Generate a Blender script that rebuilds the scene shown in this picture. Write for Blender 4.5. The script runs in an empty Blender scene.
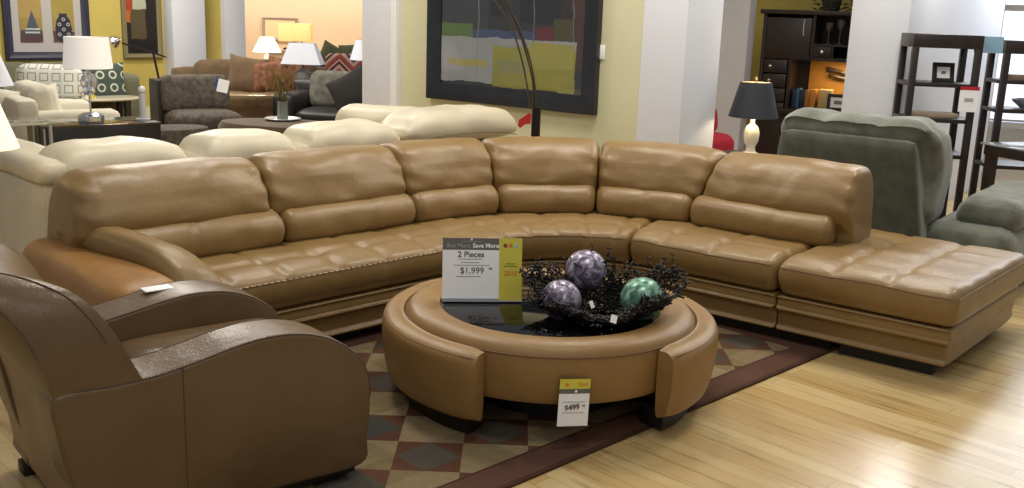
import bpy, bmesh, math, random
from mathutils import Vector, Matrix, noise
random.seed(7)
SC = bpy.context.scene
COL = SC.collection
R = math.radians
V = Vector

# ------------------------------------------------------------------ camera
FPX, PITCH, ROLL, EYE = 1000.0, R(13.0), R(2.0), 1.53
_F = V((0, math.cos(PITCH), -math.sin(PITCH)))
_R0 = V((1, 0, 0)); _U0 = _R0.cross(_F)
_R = _R0 * math.cos(ROLL) + _U0 * math.sin(ROLL)
_U = -_R0 * math.sin(ROLL) + _U0 * math.cos(ROLL)
_C = V((0, 0, EYE))
cam = bpy.data.cameras.new('camera'); camo = bpy.data.objects.new('camera', cam); COL.objects.link(camo)
cam.sensor_width = 36; cam.lens = 36 * FPX / 1024; cam.clip_end = 100
m = Matrix((_R, _U, -_F)).transposed().to_4x4(); m.translation = _C
camo.matrix_world = m
SC.camera = camo
def ray(x, y): return _F + _R * ((x - 512) / FPX) + _U * (-(y - 244) / FPX)
def Z(x, y, z=0.0):                      # where a sight line meets the height z
    d = ray(x, y); return _C + d * ((z - EYE) / d.z)
def A(x, y, Y):                          # where a sight line meets the depth Y
    d = ray(x, y); return _C + d * (Y / d.y)

# ------------------------------------------------------------------ materials
def _nt(name):
    m = bpy.data.materials.new(name); m.use_nodes = True
    return m, m.node_tree.nodes, m.node_tree.links, m.node_tree.nodes['Principled BSDF']
def srgb(c):
    f = lambda u: u / 12.92 if u <= .04045 else ((u + .055) / 1.055) ** 2.4
    if isinstance(c, str): c = [int(c[i:i + 2], 16) / 255 for i in (0, 2, 4)]
    return (f(c[0]), f(c[1]), f(c[2]), 1)
def mat(name, c, rough=.6, metal=0, c2=None, scale=6, bump=0, bscale=60, bscale2=None, spec=.5, sheen=0, emit=None, es=0, trans=0, alpha=1, coat=0, detail=4):
    m, N, L, B = _nt(name)
    B.inputs['Base Color'].default_value = srgb(c)
    B.inputs['Roughness'].default_value = rough
    B.inputs['Metallic'].default_value = metal
    B.inputs['Specular IOR Level'].default_value = spec
    B.inputs['Sheen Weight'].default_value = sheen
    B.inputs['Transmission Weight'].default_value = trans
    B.inputs['Coat Weight'].default_value = coat
    B.inputs['Alpha'].default_value = alpha
    if emit: 
        B.inputs['Emission Color'].default_value = srgb(emit); B.inputs['Emission Strength'].default_value = es
    tc = N.new('ShaderNodeTexCoord')
    if c2:
        n = N.new('ShaderNodeTexNoise'); n.inputs['Scale'].default_value = scale; n.inputs['Detail'].default_value = detail
        L.new(tc.outputs['Object'], n.inputs['Vector'])
        r = N.new('ShaderNodeValToRGB'); r.color_ramp.elements[0].position = .35; r.color_ramp.elements[1].position = .65
        r.color_ramp.elements[0].color = srgb(c); r.color_ramp.elements[1].color = srgb(c2)
        L.new(n.outputs['Fac'], r.inputs['Fac']); L.new(r.outputs['Color'], B.inputs['Base Color'])
    if bump:
        n = N.new('ShaderNodeTexNoise'); n.inputs['Scale'].default_value = bscale; n.inputs['Detail'].default_value = 3
        L.new(tc.outputs['Object'], n.inputs['Vector'])
        b = N.new('ShaderNodeBump'); b.inputs['Strength'].default_value = bump; b.inputs['Distance'].default_value = .01
        L.new(n.outputs['Fac'], b.inputs['Height']); L.new(b.outputs['Normal'], B.inputs['Normal'])
        if bscale2:
            n2 = N.new('ShaderNodeTexNoise'); n2.inputs['Scale'].default_value = bscale2; n2.inputs['Detail'].default_value = 2
            L.new(tc.outputs['Object'], n2.inputs['Vector'])
            b2 = N.new('ShaderNodeBump'); b2.inputs['Strength'].default_value = .16; b2.inputs['Distance'].default_value = .03
            L.new(n2.outputs['Fac'], b2.inputs['Height']); L.new(b2.outputs['Normal'], b.inputs['Normal'])
    return m

tan = mat('tan_leather', '8e7247', .38, c2='866a3f', scale=5, bump=.12, bscale=140, bscale2=9)
tan_dk = mat('tan_leather_seam', '7a5630', .6)
stitch = mat('pale_stitching', 'd8bf94', .7)
orange = mat('tan_leather_warm_lit', 'a2753e', .42, c2='986c36', scale=5, bump=.12, bscale=140, bscale2=9)  # sofa arm: warm lamplight put into the tan leather's colour
ott = mat('ottoman_leather', '997748', .42, c2='916f41', scale=5, bump=.1, bscale=140, bscale2=8)
brown = mat('brown_leather', '6c5539', .34, c2='614a2f', scale=3.5, bump=.12, bscale=120, bscale2=8)
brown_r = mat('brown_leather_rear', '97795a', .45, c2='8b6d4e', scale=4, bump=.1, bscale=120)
seam_b = mat('brown_seam', '553e2c', .7)
black = mat('black_plastic', '17140f', .5)
cream = mat('cream_leather', 'dbd1b8', .42, c2='d3c8ae', scale=4, bump=.1, bscale=110, bscale2=8)
cream_seam = mat('cream_seam', '6e6a56', .8)
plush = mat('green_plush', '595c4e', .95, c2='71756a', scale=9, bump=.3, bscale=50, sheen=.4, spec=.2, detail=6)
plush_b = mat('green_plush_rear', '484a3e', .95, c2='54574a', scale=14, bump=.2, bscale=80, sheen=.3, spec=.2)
white_p = mat('white_paint', 'e4e7f0', .7, c2='e0e3ec', scale=2)
grey_p = mat('grey_white_paint', 'ccccd0', .7, c2='c6c6ca', scale=2)
yellow_p = mat('pale_yellow_paint', 'd8d5b2', .75, c2='d4d0aa', scale=1.5)
olive_p = mat('mustard_paint', 'c8b560', .75, c2='c0ac58', scale=1.5)
peach_p = mat('peach_paint', 'e6cbaa', .75, c2='e2c5a2', scale=1)
espresso = mat('espresso_wood', '231a18', .4, c2='2d2220', scale=12, bump=.05, bscale=40)
espresso_in = mat('espresso_inside', '2a1d17', .5)
chrome = mat('chrome', 'd8d8dc', .15, metal=1)
dkmetal = mat('dark_metal', '2b2522', .4, metal=.6)
paper = mat('white_paper', 'ffffff', .6)
paper_y = mat('yellow_paper', 'd9cf4e', .6)
paper_g = mat('grey_header', '6b6864', .6)
ink = mat('grey_ink', '55555a', .7)
ink_l = mat('light_ink', 'a9abb4', .7)
red_i = mat('red_ink', 'd0605a', .7)
org_i = mat('orange_ink', 'd9843a', .7)
blue_i = mat('pale_blue_ink', 'a9cfd0', .7)
glassb = mat('black_glass', '08080a', .05, spec=.6)
wire = mat('black_wire', '120f0d', .5, metal=.3)
redm = mat('red_paper', 'b8202a', .6)

def ball_mat(name, a, b, c):
    m, N, L, B = _nt(name)
    B.inputs['Roughness'].default_value = .3; B.inputs['Metallic'].default_value = .35
    tc = N.new('ShaderNodeTexCoord'); n = N.new('ShaderNodeTexNoise'); n.inputs['Scale'].default_value = 26; n.inputs['Detail'].default_value = 5; n.inputs['Distortion'].default_value = 1.2
    L.new(tc.outputs['Object'], n.inputs['Vector'])
    r = N.new('ShaderNodeValToRGB'); e = r.color_ramp.elements; e[0].position = .34; e[0].color = srgb(a); e[1].position = .66; e[1].color = srgb(c)
    k = e.new(.5); k.color = srgb(b)
    L.new(n.outputs['Fac'], r.inputs['Fac']); L.new(r.outputs['Color'], B.inputs['Base Color'])
    b_ = N.new('ShaderNodeBump'); b_.inputs['Strength'].default_value = .3; b_.inputs['Distance'].default_value = .004
    L.new(n.outputs['Fac'], b_.inputs['Height']); L.new(b_.outputs['Normal'], B.inputs['Normal'])
    return m

def math_node(N, L, op, a, b=None, c=None):
    n = N.new('ShaderNodeMath'); n.operation = op
    for i, v in enumerate((a, b, c)):
        if v is None: continue
        if isinstance(v, (int, float)): n.inputs[i].default_value = v
        else: L.new(v, n.inputs[i])
    return n.outputs[0]
def mixc(N, L, f, a, b):
    n = N.new('ShaderNodeMix'); n.data_type = 'RGBA'
    if isinstance(f, (int, float)): n.inputs[0].default_value = f
    else: L.new(f, n.inputs[0])
    for i, v in ((6, a), (7, b)):
        if isinstance(v, tuple): n.inputs[i].default_value = v
        else: L.new(v, n.inputs[i])
    return n.outputs[2]

def floor_mat():
    m, N, L, B = _nt('maple_strip_floor')
    tc = N.new('ShaderNodeTexCoord'); mp = N.new('ShaderNodeMapping'); mp.inputs['Rotation'].default_value = (0, 0, R(45))
    L.new(tc.outputs['Object'], mp.inputs['Vector'])
    br = N.new('ShaderNodeTexBrick'); L.new(mp.outputs['Vector'], br.inputs['Vector'])
    br.offset = .37; br.inputs['Scale'].default_value = 1; br.inputs['Brick Width'].default_value = 1.05; br.inputs['Row Height'].default_value = .083
    br.inputs['Mortar Size'].default_value = .0012; br.inputs['Mortar Smooth'].default_value = .3; br.inputs['Bias'].default_value = 0
    br.inputs['Color1'].default_value = srgb('ceb683'); br.inputs['Color2'].default_value = srgb('bea06a'); br.inputs['Mortar'].default_value = srgb('9c7f50')
    # long grain streaks and knots
    ms = N.new('ShaderNodeMapping'); ms.inputs['Scale'].default_value = (1.6, 20, 1); L.new(mp.outputs['Vector'], ms.inputs['Vector'])
    n = N.new('ShaderNodeTexNoise'); n.inputs['Scale'].default_value = 1.3; n.inputs['Detail'].default_value = 5; L.new(ms.outputs['Vector'], n.inputs['Vector'])
    r = N.new('ShaderNodeValToRGB'); e = r.color_ramp.elements; e[0].position = .27; e[0].color = (.42, .33, .22, 1); e[1].position = .47; e[1].color = (1, 1, 1, 1)
    L.new(n.outputs['Fac'], r.inputs['Fac'])
    mx = N.new('ShaderNodeMix'); mx.data_type = 'RGBA'; mx.blend_type = 'MULTIPLY'; mx.inputs[0].default_value = .75
    L.new(br.outputs['Color'], mx.inputs[6]); L.new(r.outputs['Color'], mx.inputs[7])
    L.new(mx.outputs[2], B.inputs['Base Color'])
    B.inputs['Roughness'].default_value = .22
    b = N.new('ShaderNodeBump'); b.inputs['Strength'].default_value = .08; b.inputs['Distance'].default_value = .004
    L.new(n.outputs['Fac'], b.inputs['Height']); L.new(b.outputs['Normal'], B.inputs['Normal'])
    return m

def rug_mat(LX, LY):
    """patchwork: rug-local x along the long edge, y across; brown border, then squares and hourglass triangles"""
    m, N, L, B = _nt('patchwork_rug')
    tc = N.new('ShaderNodeTexCoord'); sp = N.new('ShaderNodeSeparateXYZ'); L.new(tc.outputs['Object'], sp.inputs[0])
    X, Y = sp.outputs[0], sp.outputs[1]
    M = lambda op, a, b=None, c=None: math_node(N, L, op, a, b, c)
    c = .1655
    u = M('DIVIDE', M('SUBTRACT', X, .175), c); v = M('DIVIDE', M('SUBTRACT', Y, .265), c)
    iu, iv = M('FLOOR', u), M('FLOOR', v)
    fu, fv = M('SUBTRACT', M('SUBTRACT', u, iu), .5), M('SUBTRACT', M('SUBTRACT', v, iv), .5)
    pu, pv = M('PINGPONG', iu, 1), M('PINGPONG', iv, 1)
    odd = M('ABSOLUTE', M('SUBTRACT', pu, pv))             # 1 on hourglass cells
    slate = M('MULTIPLY', M('SUBTRACT', 1, pu), M('SUBTRACT', 1, pv))
    cv = N.new('ShaderNodeCombineXYZ'); L.new(iu, cv.inputs[0]); L.new(iv, cv.inputs[1])
    wn = N.new('ShaderNodeTexWhiteNoise'); wn.noise_dimensions = '2D'; L.new(cv.outputs[0], wn.inputs['Vector'])
    tone = mixc(N, L, wn.outputs['Value'], srgb('958364'), srgb('7c6c4d'))
    sl = mixc(N, L, wn.outputs['Value'], srgb('4a4843'), srgb('564f44'))
    sq = mixc(N, L, slate, tone, sl)
    tri = M('GREATER_THAN', M('ABSOLUTE', fu), M('ABSOLUTE', fv))
    tri = M('ABSOLUTE', M('SUBTRACT', tri, pu))
    hg = mixc(N, L, tri, srgb('5e4030'), tone)
    col = mixc(N, L, odd, sq, hg)
    ed = M('MINIMUM', M('MINIMUM', X, M('SUBTRACT', LX, X)), M('MINIMUM', Y, M('SUBTRACT', LY, Y)))
    bd = M('LESS_THAN', ed, .15)
    col = mixc(N, L, bd, col, srgb('5e4235'))
    line = M('MULTIPLY', M('LESS_THAN', ed, .15), M('GREATER_THAN', ed, .138))
    col = mixc(N, L, line, col, srgb('4b3328'))
    col = mixc(N, L, M('LESS_THAN', ed, .02), col, srgb('4b3328'))
    n = N.new('ShaderNodeTexNoise'); n.inputs['Scale'].default_value = 35; n.inputs['Detail'].default_value = 6; L.new(tc.outputs['Object'], n.inputs['Vector'])
    mx = N.new('ShaderNodeMix'); mx.data_type = 'RGBA'; mx.blend_type = 'MULTIPLY'; mx.inputs[0].default_value = .5
    L.new(col, mx.inputs[6])
    r = N.new('ShaderNodeValToRGB'); r.color_ramp.elements[0].color = (.5, .5, .5, 1); r.color_ramp.elements[1].color = (1.25, 1.25, 1.25, 1); L.new(n.outputs['Fac'], r.inputs['Fac'])
    L.new(r.outputs['Color'], mx.inputs[7]); L.new(mx.outputs[2], B.inputs['Base Color'])
    B.inputs['Roughness'].default_value = .95; B.inputs['Specular IOR Level'].default_value = .15
    b = N.new('ShaderNodeBump'); b.inputs['Strength'].default_value = .3; b.inputs['Distance'].default_value = .004
    L.new(n.outputs['Fac'], b.inputs['Height']); L.new(b.outputs['Normal'], B.inputs['Normal'])
    return m

def pattern_mat(name, base, line, cell, kind='squares', lo=.28, hi=.36, swap=False):
    """small repeat on fabric from object coordinates: outlined squares, rings, or zigzag"""
    m, N, L, B = _nt(name)
    tc = N.new('ShaderNodeTexCoord'); sp = N.new('ShaderNodeSeparateXYZ'); L.new(tc.outputs['Object'], sp.inputs[0])
    M = lambda op, a, b=None, c=None: math_node(N, L, op, a, b, c)
    X, Y = sp.outputs[0], sp.outputs[2]
    u, v = M('DIVIDE', X, cell), M('DIVIDE', Y, cell)
    if kind == 'zigzag':
        z = M('ADD', v, M('MULTIPLY', M('PINGPONG', u, 1), .9))
        f = M('SUBTRACT', z, M('FLOOR', z))
        r = N.new('ShaderNodeValToRGB'); r.color_ramp.interpolation = 'CONSTANT'; e = r.color_ramp.elements
        e[0].color = srgb(base); e[1].position = .25; e[1].color = srgb(line)
        for p, cc in ((.5, '4b2420'), (.72, 'b0968a'), (.85, '7a3028')):
            k = e.new(p); k.color = srgb(cc)
        L.new(f, r.inputs['Fac']); L.new(r.outputs['Color'], B.inputs['Base Color'])
    else:
        fu = M('ABSOLUTE', M('SUBTRACT', M('SUBTRACT', u, M('FLOOR', u)), .5)); fv = M('ABSOLUTE', M('SUBTRACT', M('SUBTRACT', v, M('FLOOR', v)), .5))
        d = M('MAXIMUM', fu, fv) if kind == 'squares' else M('SQRT', M('ADD', M('MULTIPLY', fu, fu), M('MULTIPLY', fv, fv)))
        k = M('MULTIPLY', M('GREATER_THAN', d, lo), M('LESS_THAN', d, hi))
        L.new(mixc(N, L, k, srgb(base), srgb(line)), B.inputs['Base Color'])
    B.inputs['Roughness'].default_value = .9
    return m

# ------------------------------------------------------------------ mesh builder
def spline(pts, n, closed=False):
    """Catmull-Rom through points (tuples of any length)"""
    P = [V(p) for p in pts]; out = []; k = len(P)
    segs = k if closed else k - 1
    for i in range(segs):
        p1, p2 = P[i], P[(i + 1) % k]
        p0 = P[(i - 1) % k] if (closed or i > 0) else p1 * 2 - p2
        p3 = P[(i + 2) % k] if (closed or i + 2 < k) else p2 * 2 - p1
        for j in range(n):
            t = j / n
            out.append(.5 * ((2 * p1) + (p2 - p0) * t + (2 * p0 - 5 * p1 + 4 * p2 - p3) * t * t + (3 * p1 - p0 - 3 * p2 + p3) * t ** 3))
    if not closed: out.append(P[-1].copy())
    return out

class MB:
    def __init__(s): s.bm = bmesh.new(); s.mi = 0
    def m(s, i): s.mi = i; return s
    def face(s, vs):
        try: f = s.bm.faces.new(vs); f.material_index = s.mi; f.smooth = True; return f
        except ValueError: return None
    def loft(s, rings, closed=True, cap=True, loop=False, ngon=False):
        vr = [[s.bm.verts.new(p) for p in r] for r in rings]; n = len(rings[0])
        K = len(vr)
        for i in range(K if loop else K - 1):
            a, b = vr[i], vr[(i + 1) % K]
            for j in range(n if closed else n - 1):
                k = (j + 1) % n
                s.face((a[j], a[k], b[k], b[j]))
        if cap and not loop:
            for r in (vr[0], vr[-1]):
                if ngon: s.face(r); continue
                c = s.bm.verts.new(sum((v.co for v in r), V((0, 0, 0))) / n)
                for j in range(n if closed else n - 1): s.face((r[j], r[(j + 1) % n], c))
        return s
    def box(s, x0, x1, y0, y1, z0, z1, bev=0, M=None, seg=2):
        b = bmesh.new(); bmesh.ops.create_cube(b, size=1)
        for v in b.verts: v.co = V((x0 + (v.co.x + .5) * (x1 - x0), y0 + (v.co.y + .5) * (y1 - y0), z0 + (v.co.z + .5) * (z1 - z0)))
        if bev: bmesh.ops.bevel(b, geom=list(b.edges), offset=bev, segments=seg, affect='EDGES', profile=.5)
        return s.add(b, M)
    def add(s, b, M=None):
        mp = {}
        for v in b.verts: mp[v] = s.bm.verts.new(M @ v.co if M else v.co)
        for f in b.faces: s.face([mp[v] for v in f.verts])
        b.free(); return s
    def soft(s, sx, sy, sz, r, M=None, n=8, puff=0, puffxy=0, wr=0, wf=6, seed=0, fn=None):
        """rounded cushion box centred on the origin"""
        b = bmesh.new(); bmesh.ops.create_cube(b, size=2)
        bmesh.ops.subdivide_edges(b, edges=list(b.edges), cuts=n, use_grid_fill=True)
        h = V((sx / 2, sy / 2, sz / 2)); rr = [min(r, k * .999) for k in h]
        for v in b.verts:
            p = v.co.copy()
            g = [math.sin(c * math.pi / 2) * .35 + c * .65 for c in p]
            q = V([max(-(h[i] - rr[i]), min(h[i] - rr[i], g[i] * h[i])) for i in range(3)])
            d = V([(g[i] * h[i] - q[i]) / rr[i] for i in range(3)])
            if d.length > 1e-6:
                d.normalize(); o = q + V([d[i] * rr[i] for i in range(3)])
            else: o = q
            if puff: o.z += math.copysign(puff, p.z) * (1 - p.x ** 4) * (1 - p.y ** 4) * (abs(p.z) ** 1)
            if puffxy:
                o.x += puffxy * p.x * (1 - p.y ** 2) * (1 - p.z ** 2); o.y += puffxy * p.y * (1 - p.x ** 2) * (1 - p.z ** 2)
            if wr:
                nv = noise.noise(V((o.x * wf + seed, o.y * wf, o.z * wf))); o += o.normalized() * wr * nv
            if fn: o = fn(o, p)
            v.co = o
        return s.add(b, M)
    def pillow(s, w, h, t, M=None, n=14, wr=.006, seed=0):
        """throw pillow lying in its local x-z plane, thickness along y"""
        for sg in (1, -1):
            g = []
            for i in range(n + 1):
                row = []
                for j in range(n + 1):
                    u, v = -1 + 2 * i / n, -1 + 2 * j / n
                    k = (1 - abs(u) ** 2.6) * (1 - abs(v) ** 2.6)
                    x = u * w / 2 * (1 - .09 * (1 - v * v) * abs(u)); z = v * h / 2 * (1 - .09 * (1 - u * u) * abs(v))
                    y = sg * t / 2 * k ** .55 + wr * noise.noise(V((x * 9 + seed, z * 9, sg * 3.1))) * (k ** .5)
                    p = V((x, y, z)); row.append(s.bm.verts.new(M @ p if M else p))
                g.append(row)
            for i in range(n):
                for j in range(n):
                    q = (g[i][j], g[i + 1][j], g[i + 1][j + 1], g[i][j + 1]); s.face(q if sg < 0 else q[::-1])
        return s
    def cyl(s, p0, p1, r0, r1=None, n=16, cap=True):
        r1 = r0 if r1 is None else r1; p0, p1 = V(p0), V(p1); d = (p1 - p0).normalized()
        a = d.orthogonal().normalized(); b = d.cross(a)
        ring = lambda p, r: [p + (a * math.cos(2 * math.pi * k / n) + b * math.sin(2 * math.pi * k / n)) * r for k in range(n)]
        return s.loft([ring(p0, r0), ring(p1, r1)], cap=cap)
    def tube(s, pts, r, n=6, r1=None):
        P = [V(p) for p in pts]; rings = []; a = None
        for i, p in enumerate(P):
            d = (P[min(i + 1, len(P) - 1)] - P[max(i - 1, 0)])
            if d.length < 1e-9: d = V((0, 0, 1))
            d.normalize()
            a = d.orthogonal().normalized() if a is None else (a - d * a.dot(d)).normalized()
            b = d.cross(a); q = r if r1 is None else r + (r1 - r) * i / (len(P) - 1)
            rings.append([p + (a * math.cos(2 * math.pi * k / n) + b * math.sin(2 * math.pi * k / n)) * q for k in range(n)])
        return s.loft(rings)
    def lathe(s, prof, n=32, c=(0, 0, 0), close=False, M=None):
        c = V(c); rings = []
        for r, z in prof:
            rings.append([(M @ p if M else p) for p in (c + V((max(r, 1e-4) * math.cos(2 * math.pi * k / n), max(r, 1e-4) * math.sin(2 * math.pi * k / n), z)) for k in range(n))])
        return s.loft(rings, cap=not close, loop=close)
    def prism(s, poly, z0, z1, M=None):
        f = lambda p: M @ p if M else p
        a = [s.bm.verts.new(f(V((x, y, z0)))) for x, y in poly]; b = [s.bm.verts.new(f(V((x, y, z1)))) for x, y in poly]; n = len(poly)
        s.face(a[::-1]); s.face(b)
        for i in range(n): s.face((a[i], a[(i + 1) % n], b[(i + 1) % n], b[i]))
        return s
    def build(s, name, mats, parent=None, world=False, sharp=38, **kw):
        bm = s.bm
        bmesh.ops.recalc_face_normals(bm, faces=list(bm.faces))
        if sharp:
            c = math.cos(R(sharp))
            for e in bm.edges:
                if len(e.link_faces) == 2 and e.link_faces[0].normal.dot(e.link_faces[1].normal) < c: e.smooth = False
        me = bpy.data.meshes.new(name); bm.to_mesh(me); bm.free()
        for q in (mats if isinstance(mats, (list, tuple)) else [mats]): me.materials.append(q)
        o = bpy.data.objects.new(name, me); COL.objects.link(o)
        if parent:
            o.parent = parent
            if world:
                r = parent
                chain = []
                while r: chain.append(r); r = r.parent
                W = Matrix.Identity(4)
                for q in reversed(chain): W = W @ q.matrix_basis
                me.transform(W.inverted())
        for k, v in kw.items(): o[k] = v
        return o
def thing(name, label, cat, loc=(0, 0, 0), rz=0, group=None):
    o = bpy.data.objects.new(name, None); COL.objects.link(o); o.empty_display_size = .1
    o.location = loc; o.rotation_euler = (0, 0, rz)
    o['label'] = label; o['category'] = cat
    if group: o['group'] = group
    return o
def tag(o, label, cat, group=None):
    o['label'] = label; o['category'] = cat
    if group: o['group'] = group
    return o
def copy_tree(o, parent=None):
    c = o.copy(); COL.objects.link(c)
    if parent: c.parent = parent
    for ch in list(o.children): copy_tree(ch, c)
    return c
def structure(name, mb, m, sharp=38):
    o = mb.build(name, m, sharp=sharp); o['kind'] = 'structure'; return o
T = Matrix.Translation
def RZ(a): return Matrix.Rotation(a, 4, 'Z')
def RX(a): return Matrix.Rotation(a, 4, 'X')
def RY(a): return Matrix.Rotation(a, 4, 'Y')

FONT = None
def text(body, size, m, name, parent, M, extrude=.0004, align='CENTER', bold=0):
    cu = bpy.data.curves.new(name, 'FONT'); cu.body = body; cu.size = size; cu.align_x = align; cu.align_y = 'CENTER'; cu.extrude = extrude; cu.offset = bold
    o = bpy.data.objects.new(name, cu); COL.objects.link(o)
    dg = bpy.context.evaluated_depsgraph_get(); me = bpy.data.meshes.new_from_object(o.evaluated_get(dg))
    bpy.data.objects.remove(o); bpy.data.curves.remove(cu)
    me.transform(M); me.materials.clear(); me.materials.append(m)
    q = bpy.data.objects.new(name, me); COL.objects.link(q); q.parent = parent
    return q

# store grid directions
ga = V((.609, .793, 0)); gb = V((.793, -.609, 0))          # away from the camera / to the right
HB = math.atan2(gb.y, gb.x); HA = math.atan2(ga.y, ga.x)

# ================================================================== the room
structure('floor', MB().box(-14, 12, -3, 26, -.1, 0), floor_mat())
def wall(name, p, q, m, h=3.4, t=.12, base=None, z0=0):
    """upright wall whose visible face runs from p to q (seen from the camera side)"""
    p, q = V((p[0], p[1], 0)), V((q[0], q[1], 0)); d = (q - p); L_ = d.length; d.normalize()
    n = V((-d.y, d.x, 0))
    if n.dot((p + q) / 2) < 0: n = -n
    mb = MB(); M = Matrix((d, n, V((0, 0, 1)))).transposed().to_4x4(); M.translation = p
    mb.box(0, L_, 0, t, z0, h, M=M)
    return structure(name, mb, m)
def column(name, p, q, depth, m, h=3.4):
    p, q = V((p[0], p[1], 0)), V((q[0], q[1], 0)); d = (q - p); L_ = d.length; d.normalize()
    n = V((-d.y, d.x, 0))
    if n.dot((p + q) / 2) < 0: n = -n
    M = Matrix((d, n, V((0, 0, 1)))).transposed().to_4x4(); M.translation = p
    return structure(name, MB().box(0, L_, 0, depth, 0, h, bev=.006, M=M), m)
# partition that carries the big painting
PW = V((.56, 7.2, 0))
pw = lambda t, off=0, z=0: PW + gb * t - ga * off + V((0, 0, z))
wall('wall_back', pw(-1.95), pw(.45), yellow_p, t=.2)
column('column_left', pw(-2.336, .05), pw(-1.92, .05), .34, white_p)
structure('lit_edge_1', MB().box(-.0, .06, -.012, .0, 0, 3.4, M=Matrix.Translation(pw(-1.985, .052)) @ RZ(HB)), mat('lit_edge_white', 'f2f2f0', .6))  # the column's lit edge, put in as a paler strip
column('column_right', pw(.411, .10), pw(.744, .10), .505, white_p)
# far wall segments between the right column and the hutch
wall('wall_passage', (1.55, 9.75), (2.09, 9.37), grey_p, t=.15)
wall('wall_hutch', (2.0, 10.6), (4.6, 10.1), olive_p, t=.15)
# white wall block at the right
RW = A(905, 60, 7.6); RW.z = 0
column('wall_right', RW - gb * .44, RW, 2.9, white_p)
# left yellow wall, its two columns and the peach room
LW = V((-4.85, 13.24, 0)); ld = V((.7, .714, 0))
lw = lambda t, off=0, z=0: LW + ld * t + V((.714, -.7, 0)) * off + V((0, 0, z))
wall('wall_left', lw(-5), lw(1.35), olive_p, t=.2)
structure('baseboard_left', MB().box(-5, 1.07, -.03, 0, 0, .16, M=T(lw(0)) @ RZ(math.atan2(.714, .7))), mat('cream_baseboard', 'ddd8b4', .5))
column('column_back', lw(.247, .25), lw(.711, .25), .3, white_p)
column('column_corner', lw(1.078, .12), lw(1.383, .12), .35, white_p)
wall('wall_peach', (-9, 19.5), (2, 19.5), peach_p)
# bright glazing far at the right edge
we = A(1003, 40, 12); we.z = 0
o = MB().box(-.1, 3.2, 0, .08, .5, 3.2, M=T(we) @ RZ(-.3)).build('window_1', mat('daylit_glass', 'eef2ff', .3, emit='e9f0ff', es=1.1)); o['kind'] = 'structure'
o2 = MB()
for x in (-.1, .7, 1.5): o2.box(x, x + .07, -.05, .1, .4, 3.3, M=T(we) @ RZ(-.3))
for z in (.4, 1.75, 3.2): o2.box(-.1, 3.2, -.045, .09, z, z + .07, M=T(we) @ RZ(-.3))
o2 = o2.build('trim_2', white_p); o2['kind'] = 'structure'

# ================================================================== light
W = bpy.data.worlds.new('world'); SC.world = W; W.use_nodes = True
W.node_tree.nodes['Background'].inputs[0].default_value = (.95, .97, 1.0, 1); W.node_tree.nodes['Background'].inputs[1].default_value = .27
def area(name, loc, target, size, power, col, sy=None, spread=180):
    l = bpy.data.lights.new(name, 'AREA'); l.energy = power; l.color = col; l.size = size; l.spread = R(spread)
    if sy: l.shape = 'RECTANGLE'; l.size_y = sy
    else: l.shape = 'DISK'
    o = bpy.data.objects.new(name, l); COL.objects.link(o); o.location = loc
    o.rotation_euler = (V(target) - V(loc)).to_track_quat('-Z', 'Y').to_euler(); return o
warm = (1, .93, .82); cool = (.86, .92, 1)
for i, (x, y, p) in enumerate(((-1.2, 4.9, 55), (.6, 6.0, 60), (2.3, 5.2, 60), (.4, 3.0, 25), (-1.6, 7.4, 60), (2.6, 7.4, 60), (-3.4, 9.8, 130), (-4.2, 11.6, 120), (-1.2, 10.5, 50), (4.6, 6.6, 40))):
    area('ceiling_and_fill_light', (x, y, 3.3), (x, y, 0), .6, p * .62, warm)
for x, y in ((-1.0, .6), (1.2, .2)): area('ceiling_and_fill_light', (x, y, 3.3), (x, y + 1.2, 0), .6, 14, warm)  # added frontal fill to brighten surfaces that face the camera
area('daylight_window', (5.5, 9.5, 2.6), (1.2, 3.5, .2), 2.5, 70, cool, 1.8)
for x in (-5.6, -3.2): area('peach_room_light', (x, 18.2, 3.2), (x, 19.4, 1.2), .5, 62, (1, .9, .78))
area('peach_room_light', (-4, 16, 3.2), (-4, 16, 0), .6, 75, (1, .9, .78))
area('floor_glint_light', (3.3, 7.9, 2.5), (3.0, 7.0, 0), .22, 14, (1, .96, .9))  # added lamp, placed so its reflection makes a highlight on the floor
vs = SC.view_settings; vs.view_transform = 'Standard'; vs.look = 'None'; vs.gamma = 1; vs.exposure = 0; vs.use_curve_mapping = False
# ================================================================== rug
RUGC = V((1.565, 4.58, .0)); LX, LY = 3.0, 1.62
M = Matrix((V((-.707, -.707, 0)), V((-.707, .707, 0)), V((0, 0, 1)))).transposed().to_4x4(); M.translation = RUGC
mb = MB().box(0, LX, 0, LY, .0005, .010, bev=.003)
ro = mb.build('area_rug', rug_mat(LX, LY)); ro.matrix_world = M
# the axes above are left-handed, so mirror instead of rotate: keep geometry right way round
ro.matrix_world = T(RUGC) @ RZ(math.atan2(-.707, -.707)) @ Matrix.Diagonal((1, -1, 1, 1))
tag(ro, 'patchwork area rug with wide brown border under the round coffee table', 'rug')
RZT = .0105

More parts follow.
